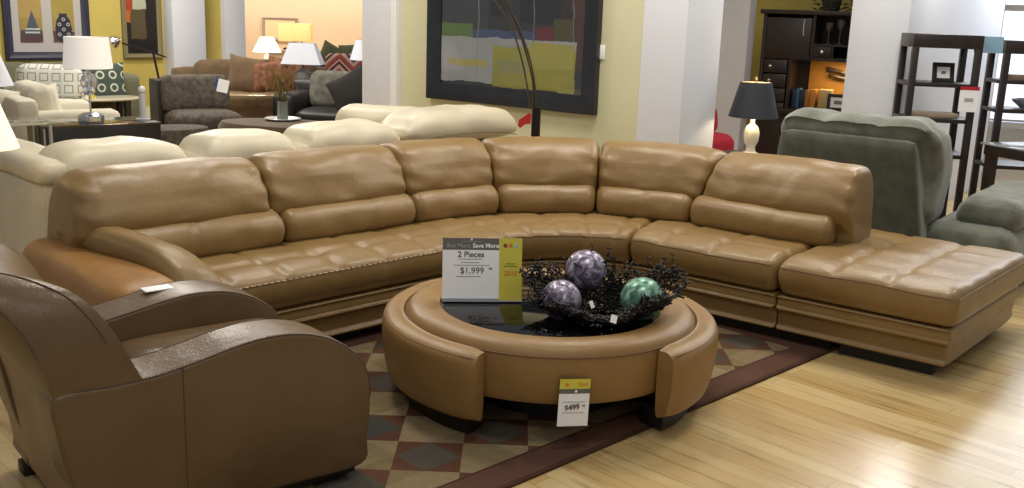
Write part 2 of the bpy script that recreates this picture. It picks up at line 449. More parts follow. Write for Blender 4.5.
# ================================================================== sectional sofa
S0 = V((-1.08, 4.66, 0)); tL = V((.70, .713, 0)).normalized(); tR = gb.normalized()
S1 = V((1.3, 5.22, 0))
def isect(p, d, q, e):
    k = d.x * e.y - d.y * e.x; w = q - p
    return (w.x * e.y - w.y * e.x) / k
tI = isect(S0, tL, S1, tR); PI_ = S0 + tL * tI
TURN = math.acos(tL.dot(tR)); RAD = 1.1; TT = RAD * math.tan(TURN / 2)
SA = tI - TT; SB = SA + RAD * TURN; PA = PI_ - tL * TT; PB = PI_ + tR * TT
nL = V((-tL.y, tL.x, 0)); CEN = PA - nL * RAD
SREF = SB + (S1 - PB).dot(tR)
def frame(s):
    if s <= SA: return S0 + tL * s, nL
    if s >= SB: return PB + tR * (s - SB), V((-tR.y, tR.x, 0))
    a = math.atan2(nL.y, nL.x) - (s - SA) / RAD; n = V((math.cos(a), math.sin(a), 0))
    return CEN + n * RAD, n
SHEAR = 0
def P(s, d, z):
    p, n = frame(s); return p + n * d + V((0, 0, z))
ROOT = thing('sectional_sofa', 'long curved tan leather sectional sofa with an open chaise end', 'sofa', (.2, 5.2, 0))

def sweep(mb, s0, s1, prof, ds=.05, er=.04, fn=None, k=6, endf=None, steps=6, er0=None, ei0=None):
    """closed (d,z) profile swept along the sofa line, ends rounded by er; fn(u,s,d,z)->(d,z)"""
    ring0 = spline(prof, k, True)
    cd = (min(p[0] for p in ring0) + max(p[0] for p in ring0)) / 2; cz = (min(p[1] for p in ring0) + max(p[1] for p in ring0)) / 2
    hd = (max(p[0] for p in ring0) - min(p[0] for p in ring0)) / 2; hz = (max(p[1] for p in ring0) - min(p[1] for p in ring0)) / 2
    st = []
    e0 = er0 or er; i0 = ei0 or e0; N0 = steps * (2 if er0 else 1)
    for i in range(N0): t = i / N0; st.append((s0 + e0 * (1 - math.cos(t * math.pi / 2)), i0 * (1 - math.sin(t * math.pi / 2))))
    nn = max(2, int((s1 - s0 - er - e0) / ds))
    for i in range(nn + 1): st.append((s0 + e0 + (s1 - s0 - er - e0) * i / nn, 0))
    for i in range(steps - 1, -1, -1): t = i / steps; st.append((s1 - er * (1 - math.cos(t * math.pi / 2)), er * (1 - math.sin(t * math.pi / 2))))
    rings = []
    for s, e in st:
        r = []
        for p in ring0:
            d, z = p[0], p[1]
            d = cd + (d - cd) * (1 - e / hd); z = cz + (z - cz) * (1 - e / hz)
            s_ = s
            if fn: 
                q = fn(s, d, z); d, z = q[0], q[1]
                if len(q) > 2: s_ = q[2]
            r.append(P(s_, d, z))
        rings.append(r)
    return mb.loft(rings)

# back modules along the crease line
GAP = [-.97, -.045, .78, 1.345, 1.925, 2.485, 3.345]
TOPS = [.02, .0, .0, .0, .0, .055, .0]
LUM = [-.86, -.01, .79, 1.355, 1.92, 2.47, 3.275]
S_END = 4.02; S_SPL = 3.19; S_WR = 2.27
UP = [(.05, .555), (.035, .61), (.065, .69), (.12, .762), (.18, .800), (.255, .812), (.325, .795), (.385, .73), (.42, .62), (.44, .40), (.40, .37), (.15, .40), (.10, .50)]
LU = [(.03, .405), (-.025, .43), (-.045, .485), (-.03, .54), (.01, .573), (.06, .583), (.10, .56), (.12, .47), (.09, .41)]
def wr(s, d, z, f=7, a=.008, seed=0): return a * noise.noise(V((s * f + seed, d * f * .8, z * f * 1.4)))
for i in range(6):
    s0, s1 = GAP[i] + .004, GAP[i + 1] - .004
    def fu(s, d, z, s0=s0, s1=s1, i=i):
        t = min(s - s0, s1 - s); mid = 1 - abs((s - (s0 + s1) / 2) / ((s1 - s0) / 2)) ** 2
        # puffed middle, gathered corners
        a = wr(s, d, z, 6, .012, i * 9.1)
        if t < .14: a += .006 * math.sin(z * 70 + 20 * s) * (1 - t / .14)
        f = 1 if d < .25 else 0
        nd = d - f * (.022 * mid + a) if d < .22 else d
        nz = z + (.012 * mid + a * .6 if z > .7 else 0)
        # a stretched diagonal fold
        fold = math.exp(-((s - s0 - .55 * (s1 - s0) - (z - .7) * .5) / .035) ** 2) * .008
        if d < .22 and z > .6: nd += fold
        sh = (TOPS[i] + (TOPS[i + 1] - TOPS[i]) * (s - s0) / (s1 - s0)) * max(0, min(1, (z - .5) / .3))
        return nd, nz, s + sh
    mb = MB(); sweep(mb, s0, s1, UP, er=.045, fn=fu, ds=.03, **(dict(er0=.10, ei0=.07) if i == 0 else {}))
    mb.build('back_cushion', tan, ROOT, world=True)
    s0, s1 = LUM[i] + .004, LUM[i + 1] - .004
    def fl(s, d, z, s0=s0, s1=s1, i=i):
        mid = 1 - abs((s - (s0 + s1) / 2) / ((s1 - s0) / 2)) ** 2.5
        a = wr(s, d, z, 8, .009, i * 5.7 + 40)
        c = math.exp(-((s - (s0 + (.62 if i % 2 else .45) * (s1 - s0)) - (z - .5) * .3) / .02) ** 2) * .010
        if d < .05: return d - .014 * mid + a + c, z
        return d, z + a
    mb = MB(); sweep(mb, s0, s1, LU, er=.05, fn=fl, ds=.025)
    mb.build('lumbar_cushion', tan, ROOT, world=True)

# continuous shell behind the cushions
mb = MB(); sweep(mb, -.88, 3.28, [(.30, .70), (.26, .50), (.22, .26), (.22, .10), (.40, .10), (.425, .40), (.40, .64), (.36, .71)], er=.03, k=4)
mb.build('back_shell', tan, ROOT, world=True)
# seats: long left piece with the curve, right seat, chaise
def seat_prof(db, top=.435): return [(db, .385), (db - .02, .41), (db - .10, top - .012), (-.15 + (db - .1) * .3, top - .004), (-.33, top - .002), (-.425, top - .012), (-.475, .40), (-.485, .345), (-.462, .29), (-.42, .252), (-.25, .245), (db * .3, .245), (db - .02, .25), (db + .004, .30)]
def seat(s0, s1, db, pitch, off=0, endshear=0, rows=None, er=.045, stitchline=True):
    chans = []
    c = s0 + off
    while c < s1 - .08:
        if c > s0 + .08: chans.append(c)
        c += pitch
    rows = rows or [-.27]
    def f(s, d, z):
        top = z > .38
        g = 0
        ed = min(1, max(0, (s - s0)) / .06, ) * min(1, max(0, s1 - s) / .06)
        for c in chans:
            k = math.exp(-((s - c) / .020) ** 2)
            w = 1 if top else max(0, (z - .30) / .08)
            g += .010 * k * w * (1 if d < .2 or db > .3 else .5)
        gr = 0
        if z > .42:
            for r_ in rows: gr += .010 * math.exp(-((d - r_) / .022) ** 2)
            for r_ in rows:
                for c in chans: gr += .010 * math.exp(-((d - r_) ** 2 + (s - c) ** 2) / .0022)
        a = wr(s, d, z, 6, .007, 77)
        nz = z - (g + gr if z > .40 else g * .3) + (a if top else a * .3)
        nd = d + (g * .8 if d < -.40 else 0)
        if db > .3: # puffed rear edge of the chaise
            pass
        ss = s
        if endshear and s > s0: ss = s + endshear * (d + .46) * (s - s0) / (s1 - s0)
        return nd, nz, ss
    mb = MB(); sweep(mb, s0, s1, seat_prof(db), er=er, fn=f, ds=.02, k=8)
    if stitchline:
        pts = []
        n = int((s1 - s0) / .03)
        for i in range(n + 1):
            s = s0 + .02 + (s1 - s0 - .04) * i / n
            q = f(s, -.481, .392); pts.append(P(q[2], q[0] - .0005, q[1]))
        mb.m(1).tube(pts, .0028, 5)
        if db > .3:
            pts = []
            for i in range(30):
                d = -.46 + (db + .42) * i / 29; q = f(s1, d, .392); pts.append(P(s1 + endshear * (d + .46) + .0015, d, .392))
            mb.m(1).tube(pts, .0025, 5)
    return mb
seat(-.93, S_WR - .004, .13, .27, .09).build('seat_cushion', [tan, tan_dk], ROOT, world=True)
# pale saddle stitch on the straight run
mb = MB()
s = -.75
while s < 1.0:
    mb.tube([P(s, -.486, .392), P(s + .018, -.486, .392)], .0022, 5); s += .03
mb.build('front_stitching', stitch, ROOT, world=True)
seat(S_WR + .004, S_SPL - .004, .13, .28).build('seat_cushion', [tan, tan_dk], ROOT, world=True)
CH_SH = .05; CH_D = .68
seat(S_SPL + .004, S_END, CH_D, .262, endshear=CH_SH, rows=[-.24, .0, .24, .46], er=.05).build('chaise_cushion', [tan, tan_dk], ROOT, world=True)

# plinths with a rolled band on top
BAND = [(-.41, .248), (-.432, .225), (-.432, .19), (-.41, .172), (.0, .17), (.40, .172), (.42, .21), (.40, .248), (.0, .25)]
PL = [(-.385, .172), (-.402, .15), (-.400, .09), (-.385, .062), (.0, .06), (.40, .062), (.42, .12), (.40, .172), (.0, .174)]
def stretch(prof, k): return [(d if d < 0 else d * k, z) for d, z in prof]
for s0, s1, k, sh in ((-1.0, S_WR - .003, 1, 0), (S_WR + .003, S_SPL - .003, 1, 0), (S_SPL + .003, S_END - .02, .63 / .42, CH_SH)):
    fn = (lambda s, d, z, s0=s0, s1=s1: (d, z, s + CH_SH * (d + .46) * (s - s0) / (s1 - s0))) if sh else None
    mb = MB(); sweep(mb, s0, s1, stretch(BAND, k), er=.018, fn=fn, k=4); sweep(mb, s0, s1 - .015 * bool(sh), stretch(PL, k), er=.012, fn=fn, k=4)
    mb.build('plinth', tan, ROOT, world=True)
def foot(s, d, ls, ld_, h=.062, zf=.0005):
    mb = MB(); pts = [(s - ls, d - ld_), (s + ls, d - ld_), (s + ls, d + ld_), (s - ls, d + ld_)]
    r0 = [P(a, b, zf) for a, b in pts]; r1 = [P(a, b, h) for a, b in pts]
    mb.loft([r0, r1]).build('foot', black, ROOT, world=True)
for s in (-.9, .1, .85, 1.5, 2.2, 2.55): foot(s, -.33, .05, .03, .065, .0108)
# long black runner under the right front edge, and the chaise's corner feet
for s0, s1 in ((2.7, 3.45), (3.5, 3.93)):
    foot((s0 + s1) / 2, -.335, (s1 - s0) / 2, .03, .065, .0108 if s0 < 3 else .0005)
foot(3.95, .50, .03, .06, .065)
foot(-.8, .33, .05, .03, .065); foot(1.4, .33, .05, .03, .065); foot(3.0, .33, .05, .03, .065)
# left arm with its draped pad
def armfn(o, p):
    # local x along s, y along d, z up
    return o
def at_sd(o, s, d, z): q = P(s + o.x, d + o.y, z + o.z); return q
def sdsoft(mb, s, d, z, sx, sy, sz, r, tiltz=0, fn=None, **kw):
    def f(o, p):
        if fn: o = fn(o, p)
        return P(s + o.x, d + o.y, z + o.z)
    return mb.soft(sx, sy, sz, r, fn=f, **kw)
mb = MB()
sdsoft(mb, -.935, -.07, .285, .31, .96, .45, .085, n=12, wr=.006, wf=5,
       fn=lambda o, p: V((o.x, o.y, o.z + (.03 * (o.y + .46) / .92 - .02 if o.z > 0 else 0))))
pts = [P(-1.085, -.48 + .8 * i / 20, .36 + .03 * i / 20) for i in range(21)]
mb.m(1).tube(pts, .003, 5)
mb.build('arm', [orange, tan_dk], ROOT, world=True)
mb = MB()
sdsoft(mb, -.80, -.10, .515, .23, .80, .125, .06, n=14, wr=.012, wf=8, puff=.012,
       fn=lambda o, p: V((o.x * (1 - .45 * max(0, p.y) ** 2) - .115 * (o.y / .40) + .03 * (1 - p.y ** 2), o.y, o.z * (1 - .4 * max(0, p.y) ** 2) * (.75 + .25 * (1 - p.y ** 2)) + .045 * (o.y / .43) - .05 * p.x * (1 if p.x > 0 else .2) - (.13 * max(0, -p.y - .35) ** 1.3))))
mb.build('arm_pad', tan, ROOT, world=True)

# ================================================================== round coffee table
OC = V((.165, 3.95, 0))
OT = thing('coffee_table', 'round tan leather coffee table with black glass inset and curved side segments', 'coffee table', OC + V((0, 0, RZT)))
mb = MB()
prof = [(0, .145), (.54, .145), (.575, .155), (.588, .18), (.59, .31), (.585, .345), (.565, .366), (.53, .376), (.47, .374), (.452, .366), (.448, .355), (0, .355)]
mb.lathe(prof, 96)
mb.m(1).lathe([(.5885 + .003 * math.cos(a), .334 + .003 * math.sin(a)) for a in [k * math.pi / 4 for k in range(8)]], 96, close=True)
mb.build('drum', [ott, tan_dk], OT)
MB().lathe([(0, .350), (.444, .350), (.447, .354), (.447, .360), (.443, .362), (0, .362)], 96).build('glass_inset', glassb, OT, label='black glass inset')
MB().lathe([(0, 0), (.31, 0), (.31, .145), (0, .145)], 64).build('base', black, OT)
def segment(a0, a1):
    prof = [(.60, .076), (.640, .078), (.662, .098), (.680, .19), (.685, .28), (.676, .323), (.645, .342), (.61, .341), (.594, .33), (.592, .20)]
    ring = spline(prof, 4, True)
    mb = MB(); rings = []; n = 44
    cr = .638; cz = .20
    for i in range(n + 1):
        a = a0 + (a1 - a0) * i / n
        e = 0
        dd = min(i, n - i)
        if dd < 3: e = (.008, .0035, .001)[dd]
        rings.append([V(((cr + (p[0] - cr) * (1 - e / .046)) * math.cos(a), (cr + (p[0] - cr) * (1 - e / .046)) * math.sin(a), cz + (p[1] - cz) * (1 - e / .14))) for p in ring])
    mb.loft(rings)
    # top piping, mid seam
    mb.m(1).tube([V((.672 * math.cos(a), .672 * math.sin(a), .327)) for a in [a0 + (a1 - a0) * (.005 + .99 * i / 60) for i in range(61)]], .0022, 5)
    mb.m(2).tube([V((.6775 * math.cos(a), .6775 * math.sin(a), .215)) for a in [a0 + (a1 - a0) * (.005 + .99 * i / 60) for i in range(61)]], .0012, 5)
    sg = mb.build('side_segment', [ott, tan_dk, mat('tan_seam', '9b7247', .6)], OT)
    b = MB(); poly = [(.595 * math.cos(a), .595 * math.sin(a)) for a in [a0 + .10 + (a1 - a0 - .20) * i / 30 for i in range(31)]]
    poly += [(.50 * math.cos(a), .50 * math.sin(a)) for a in [a1 - .10 - (a1 - a0 - .20) * i / 30 for i in range(31)]]
    rr = [[V((x, y, z)) for x, y in poly] for z in (0, .09)]
    b.prism(poly, 0, .085)
    b.build('segment_base', black, sg)
segment(R(136), R(245.5)); segment(R(-50), R(64))

# sign standing on the table
SGP = V(((-.28 + .05) / 2, 3.93, 0)); SG = thing('price_sign', 'white tent price sign with grey header and yellow strip on the coffee table', 'sign', (SGP.x, SGP.y, RZT + .3665), R(6))
W_, H_ = .325, .258
LEAN = RX(R(-11))
mb = MB().box(-W_ / 2, W_ / 2 - .094, -.001, .001, .008, H_, M=LEAN); mb.build('card', paper, SG)
MB().box(W_ / 2 - .094, W_ / 2, -.0015, .001, .004, H_ + .002, M=LEAN).build('yellow_strip', paper_y, SG, label='yellow promotional strip')
MB().box(-W_ / 2, W_ / 2 - .095, -.0016, .0012, H_ - .047, H_ + .001, M=LEAN).build('header', paper_g, SG, label='grey header band')
acr = mat('clear_acrylic', 'd8dce4', .1, trans=.6)
MB().box(-W_ / 2, W_ / 2, -.003, .06, 0, .005).box(-W_ / 2, W_ / 2 - .094, -.004, -.002, .0, .014).build('holder', mat('acrylic_holder', 'b9bcc4', .2), SG)
tm = LEAN @ T(V((0, -.0022, 0))) @ RX(math.pi / 2)
cx = -.047
text('Buy More.', .024, mat('header_dim_text', 'b5b4b2', .6), 'header_text', SG, tm @ T(V((cx - .048, H_ - .030, 0))))
text('Save More.', .025, paper, 'header_text', SG, tm @ T(V((cx + .063, H_ - .030, 0))), bold=.0006)
text('2 Pieces', .033, ink, 'price_text', SG, tm @ T(V((cx + .0, H_ - .066, 0))), bold=.0004)
text('$1,999', .036, ink, 'price_text', SG, tm @ T(V((cx + .005, H_ - .132, 0))))
text('99', .015, ink, 'price_text', SG, tm @ T(V((cx + .080, H_ - .124, 0))))
for zz, w0, w1 in ((.084, -.05, .045), (.098, -.04, .035), (.109, -.07, .075), (.155, -.06, .04)):
    MB().box(cx + w0, cx + w1, -.0026, -.001, H_ - zz - .0014, H_ - zz + .0014, M=LEAN).build('small_print', ink_l, SG)
MB().box(cx - .04, cx + .045, -.0030, -.001, H_ - .0135, H_ - .0115, M=LEAN).build('small_print', ink_l, SG)
leaf = MB().lathe([(0, 0), (.0035, .002), (.004, .005), (.002, .008), (0, .009)], 10, M=LEAN @ T(V((cx, -.002, H_ - .009))) @ RY(.5))
leaf.build('emblem', paper, SG)
sx = W_ / 2 - .047
for k, mm in ((-.022, mat('maroon_ink', '8d4a3a', .7)), (0, org_i), (.022, blue_i)):
    MB().cyl(LEAN @ V((sx + k, -.0028, H_ - .028)), LEAN @ V((sx + k, -.001, H_ - .028)), .0085, n=16).build('round_icon', mm, SG)
text('2010', .028, org_i, 'year_text', SG, tm @ T(V((sx, H_ - .142, 0))), bold=.0006)
olive_ink = mat('olive_ink', '8f8636', .7)
for zz, w in ((.102, .02), (.112, .028)): MB().box(sx - w, sx + w, -.003, -.001, H_ - zz - .0018, H_ - zz + .0018, M=LEAN).build('small_print', olive_ink, SG)

# floor tag leaning on the table
TP = A(572, 426, 3.335); TG = thing('price_tag', 'small price card with yellow top hanging low on the front of the round coffee table', 'price tag', TP, R(16))
LEAN = RX(R(-4)) @ RY(R(3)); w, h = .115, .172
MB().box(-w / 2, w / 2, -.001, .001, 0, h, M=LEAN).build('card', paper, TG)
MB().box(-w / 2, w / 2, -.0016, .0012, h * .80, h + .001, M=LEAN).build('yellow_strip', paper_y, TG, label='yellow top strip')
MB().box(-w / 2, w / 2, -.0018, .0013, h * .70, h * .80, M=LEAN).build('header', paper_g, TG, label='grey band')
tm = LEAN @ T(V((0, -.0024, 0))) @ RX(math.pi / 2)
text('$499', .028, ink, 'price_text', TG, tm @ T(V((-.006, h * .40, 0))) @ RZ(.1), bold=.0006)
text('99', .013, ink, 'price_text', TG, tm @ T(V((.037, h * .43, 0))))
text('2010', .018, org_i, 'year_text', TG, tm @ T(V((.030, h * .89, 0))))
for q in (.52, .29): MB().box(-.042, .042, -.0022, -.001, h * q - .0012, h * q + .0012, M=LEAN).build('small_print', ink_l, TG)
MB().cyl(LEAN @ V((-.03, -.0022, h * .89)), LEAN @ V((-.03, -.001, h * .89)), .007, n=14).build('round_icon', org_i, TG)
MB().lathe([(0, 0), (.004, .002), (.0045, .006), (.002, .010), (0, .011)], 10, M=LEAN @ T(V((.002, -.002, h * .72))) @ RY(.5)).build('emblem', paper, TG)

# wire nest bowl with three balls
BZ = RZT + .362
BC = V((.36, 3.78, BZ))
bowl = MB(); rnd = random.Random(4)
def bowlpt(a, t, jit=0):
    """t 0 centre .. 1 rim"""
    rr = (.12 + .13 * t) * (1 + .20 * math.cos(a - .1) ** 2) * (1 + .07 * math.sin(3 * a + .6) * t)
    z = .012 + .100 * t ** 1.2 * (1 + .12 * math.sin(2 * a + 1.3) + .15 * math.sin(5 * a) + .35 * max(0, math.sin(a))) - .04 * t * (math.cos(a + 2.0) > .55)
    return V((rr * math.cos(a), rr * .80 * math.sin(a), z))
for i in range(380):
    a = rnd.uniform(0, 2 * math.pi); t = rnd.uniform(-.3, .3); da = rnd.choice((-1, 1)) * rnd.uniform(.03, .16); pts = []
    n = rnd.randint(7, 11); dt = rnd.uniform(.05, .13)
    for k in range(n):
        tt = min(1.08, t + dt * k)
        p = bowlpt(a, max(tt, -.5)) if tt > 0 else V((bowlpt(a, 0).x * (1 + tt * 1.6), bowlpt(a, 0).y * (1 + tt * 1.6), .006))
        p = p + V((rnd.uniform(-.012, .012), rnd.uniform(-.012, .012), rnd.uniform(-.004, .012)))
        p.z = max(p.z, .004)
        pts.append(p)
        a += da + rnd.uniform(-.08, .08)
        # stubby buds
        if k > 1 and rnd.random() < .85:
            d = V((rnd.uniform(-1, 1), rnd.uniform(-1, 1), rnd.uniform(-.1, 1))).normalized()
            e = p + d * rnd.uniform(.010, .026); e.z = max(e.z, .004)
            bowl.tube([p, e], .0022, 3, r1=.0058)
    bowl.tube(spline(pts, 2), .0021, 4)
for i in range(70):                       # loose twigs that stand up from the rim
    a = rnd.uniform(.1, math.pi * 1.15); p = bowlpt(a, rnd.uniform(.7, 1.0)); pts = [p]
    d = V((math.cos(a) * rnd.uniform(-.1, .5), math.sin(a) * rnd.uniform(-.2, .5), 1)).normalized()
    for k in range(rnd.randint(2, 4)):
        d = (d + V((rnd.uniform(-.5, .5), rnd.uniform(-.5, .5), rnd.uniform(-.3, .3)))).normalized(); p = p + d * rnd.uniform(.018, .03); pts.append(p)
        for _ in range(2):
            e = p + V((rnd.uniform(-1, 1), rnd.uniform(-1, 1), rnd.uniform(-.3, 1))).normalized() * .014; bowl.tube([p, e], .0018, 3, r1=.0052)
    bowl.tube(spline(pts, 2), .0017, 4)
bo = bowl.build('wire_bowl', wire, None, sharp=0); bo.location = BC
tag(bo, 'black wire nest bowl holding three marbled balls on the coffee table', 'bowl')
def ball(px, py, rpx, Y, m, lab):
    c = A(px, py, Y); r = rpx * (c - _C).dot(_F) / FPX
    o = MB().lathe([(r * math.sin(math.pi * k / 24), -r * math.cos(math.pi * k / 24)) for k in range(25)], 36).build('decorative_ball', m); o.location = c
    tag(o, lab, 'decorative ball', 'marbled balls in the wire bowl'); return o
pm = ball_mat('purple_marble', '4a3f52', '7b7088', 'c3bcc8'); gm = ball_mat('green_marble', '35594c', '5c8d76', 'a7cbb5')
ball(586, 271, 21.5, 3.98, pm, 'purple silver marbled ball at the back of the wire bowl, highest of the three')
ball(561, 300, 20.5, 3.76, pm, 'purple silver marbled ball nearest the price sign in the wire bowl')
ball(642, 299, 22, 3.80, gm, 'green marbled ball in the wire bowl')
o = MB().box(-.012, .012, -.0006, .0006, 0, .03).build('bowl_tag', paper); o.location = A(613, 323, 3.50); o.rotation_euler = (R(-25), R(18), R(10))
tag(o, 'tiny white paper tag hanging on the front of the wire bowl', 'tag', 'paper tags on the wire bowl')
o = MB().box(-.008, .008, -.0006, .0006, 0, .028).build('bowl_tag', paper); o.location = A(593, 308, 3.62); o.rotation_euler = (R(-20), R(-12), R(30))
tag(o, 'tiny white tag between the purple and green balls in the wire bowl', 'tag', 'paper tags on the wire bowl')

# ================================================================== brown club chair
hd = R(40); cf = V((math.cos(hd), math.sin(hd), 0)); cl = V((-math.sin(hd), math.cos(hd), 0))
CO = V((-.47, 3.06, 0)) - cf * .86
CH = thing('club_chair', 'brown leather club chair with scroll arms, cut by the lower left corner', 'armchair', (CO.x, CO.y, 0), hd)
CW = .75
# arm outline in (x, z)
armo = [(.86, .055), (.885, .15), (.895, .27), (.887, .37), (.842, .446), (.76, .510), (.66, .548), (.545, .560), (.44, .551), (.33, .530), (.2, .510), (.08, .506), (-.045, .510), (-.085, .485), (-.074, .38), (-.052, .26), (-.02, .15), (.0, .06), (.3, .055), (.6, .055)]
def slab(y0, y1, outline, k=5, bev=.015, sub=6):
    ol = spline(outline, k, True); c = sum(ol, V((0, 0))) / len(ol)
    rings = []
    # inward normals
    n = len(ol)
    area_ = sum(ol[i].x * ol[(i + 1) % n].y - ol[(i + 1) % n].x * ol[i].y for i in range(n))
    sg = 1 if area_ > 0 else -1
    nr = []
    for i in range(n):
        d = ol[(i + 1) % n] - ol[i - 1]; d.normalize(); nr.append(V((-d.y, d.x)) * sg)
    ys = [(y0 + bev * (1 - math.cos(t * math.pi / 2 / sub)), bev * (1 - math.sin(t * math.pi / 2 / sub))) for t in range(sub + 1)]
    ys += [(y1 - bev * (1 - math.cos(t * math.pi / 2 / sub)), bev * (1 - math.sin(t * math.pi / 2 / sub))) for t in range(sub, -1, -1)]
    for y, e in ys:
        rings.append([V((p.x + q.x * e, y, p.y + q.y * e)) for p, q in zip(ol, nr)])
    return rings, ol
for y0, y1 in ((0, .185), (CW - .185, CW)):
    rings, ol = slab(y0, y1, armo)
    mb = MB().loft(rings, ngon=True)
    # piping both sides along the top run, vertical seam on the outer face
    top = [p for p in ol if p.y > .28 and p.x > -.04 and not (p.x < .3 and p.y < .48)]
    for yy in (y0 + .004, y1 - .004):
        mb.m(1).tube([V((p.x * .995 + .001, yy, p.y - .003)) for p in top], .0022, 5)
    oy = y0 - .0005 if y0 == 0 else y1 + .0005
    mb.m(1).tube([V((.27 + .0 * k, oy, .52 - .45 * k / 10)) for k in range(11)], .0018, 5)
    mb.build('arm', [brown, seam_b], CH)
# back: a leaning slab whose top is one arch from side to side, edged by two seams
def lerp(tab, z):
    if z <= tab[0][0]: return tab[0][1]
    for (a, u), (b, v) in zip(tab, tab[1:]):
        if z <= b: return u + (v - u) * (z - a) / (b - a)
    return tab[-1][1]
XR = [(.24, -.04), (.50, -.075), (.66, -.115), (.81, -.165), (.90, -.185)]
XF = [(.24, .23), (.42, .205), (.53, .143), (.645, .10), (.765, .05), (.84, -.02), (.90, -.075)]
def crest(y):
    k = min(1, abs(y - CW / 2) / (CW / 2 - .004)); return .535 + .318 * (1 - k ** 5) ** .42 - .055 * (1 - k * k) ** 1.5
rings = []; sf = []; sr = []
NY = 40
for i in range(NY + 1):
    t = i / NY; y = CW / 2 - math.cos(math.pi * t) * (CW / 2 - .004); h = crest(y); k = abs(y - CW / 2) / (CW / 2)
    r = []
    for q in range(13):
        z = .24 + (h - .02 - .24) * q / 12; r.append(V((lerp(XR, z), y, z)))
    xr, xf = lerp(XR, h), lerp(XF, h)
    for q in range(1, 8):
        u = q / 8; r.append(V((xr + (xf - xr) * u, y, h - .02 + .02 * math.sin(math.pi * u) ** .5)))
    for q in range(13):
        z = h - .02 + (.24 - h + .02) * q / 12; bulge = .022 * math.sin(math.pi * q / 12) * (1 - k ** 4)
        r.append(V((lerp(XF, z) + bulge, y, z)))
    r = [V((p.x - max(0, p.z - .45) * .42 * (1 - k * k), p.y, p.z)) for p in r]
    rings.append(r)
    sr.append(r[12] + V((-.002, 0, .002))); sf.append(r[19] * .75 + r[18] * .25 + V((0, 0, .001)))
mb = MB().loft(rings)
for cc in (sf, sr): mb.m(1).tube(cc[2:-2], .0026, 5)
mb.build('backrest', [brown, seam_b], CH, sharp=50)
# flat rear panel, lighter leather
mb = MB()
rp = [(-.08, .50), (-.062, .38), (-.035, .2), (-.012, .06), (.05, .06), (.04, .3), (.0, .50)]
rings, ol = slab(.006, CW - .006, rp, bev=.012, k=4)
mb.loft(rings, ngon=True)
mb.build('rear_panel', brown_r, CH, label='lighter tan rear panel')
MB().soft(.62, CW - .36, .19, .06, M=T(V((.51, CW / 2, .335))), n=12, puff=.03, wr=.004).build('seat_cushion', brown, CH)
MB().soft(.60, CW - .35, .16, .04, M=T(V((.53, CW / 2, .165))), n=8).build('seat_front', brown, CH)
mb = MB().box(.08, .845, .02, CW - .02, .03, .07, bev=.004); mb.build('base', black, CH)
for x, y in ((.75, .07), (.75, CW - .07), (.05, .07), (.03, CW - .06)):
    MB().box(x - .05, x + .05, y - .035, y + .035, .0005 if x < .5 else RZT + .0005, .04, bev=.004).build('foot', black, CH)
wt = MB().box(-.05, .05, -.03, .03, 0, .004, bev=.001).build('arm_tag', paper)
wt.location = CO + cf * .46 + cl * (CW - .05) + V((0, 0, .5555)); wt.rotation_euler = (0, 0, hd)
tag(wt, 'small white paper tag lying on the far arm of the brown club chair', 'tag')
# ================================================================== shared upholstery
def onfloor(p): return V((p[0], p[1], 0))
def upholstered(root, w, dep, m, nb=2, ns=2, arm=.2, armh=.60, seat_h=.43, back_h=.84, bm=None, sm=None, footm=None, lean=.12, arms=(1, 1), backr=.07, bt=.2, pads=True, foot_h=.07):
    """x along the width from 0 to w, y from the front 0 to dep; faces -y"""
    bm = bm or m; sm = sm or m
    MB().box(.02, w - .02, .06, dep - .02, foot_h, seat_h - .15, bev=.02).build('frame', m, root)
    xa, xb = (arm if arms[0] else 0), (w - arm if arms[1] else w)
    f = lambda o, p: V((o.x, o.y + lean * (o.z / back_h), o.z))
    MB().soft(w, bt, back_h - foot_h - .06, .06, M=T(V((w / 2, dep - bt / 2 - lean * .5, (back_h + foot_h - .06) / 2))), n=8, fn=f).build('back_frame', m, root)
    sw = (xb - xa) / ns
    for i in range(ns):
        MB().soft(sw - .006, dep - bt * .9, .18, .06, M=T(V((xa + sw * (i + .5), (dep - bt * .9) / 2, seat_h - .075))), n=8, puff=.02, wr=.005, seed=i).build('seat_cushion', sm, root)
    bw = (xb - xa) / nb
    for i in range(nb):
        hh = back_h - seat_h + .05
        MB().soft(bw - .008, .2, hh, backr, M=T(V((xa + bw * (i + .5), dep - bt - .09, seat_h + hh / 2 - .01))) @ RX(R(-10)), n=9, puffxy=.025, wr=.008, seed=i * 3).build('back_cushion', bm, root)
    for i, on in enumerate(arms):
        if on: MB().soft(arm, dep - .03, armh - foot_h, min(.08, arm * .45), M=T(V((arm / 2 if i == 0 else w - arm / 2, dep / 2, (armh + foot_h) / 2))), n=8, wr=.004).build('arm', m, root)
    for x in (.08, w - .08):
        for y in (.1, dep - .12):
            MB().cyl((x, y, 0), (x, y, foot_h + .02), .025, n=12).build('foot', footm or black, root)
def oriented(name, label, cat, p, rz, group=None): return thing(name, label, cat, (p[0], p[1], p[2] if len(p) > 2 else 0), rz, group)

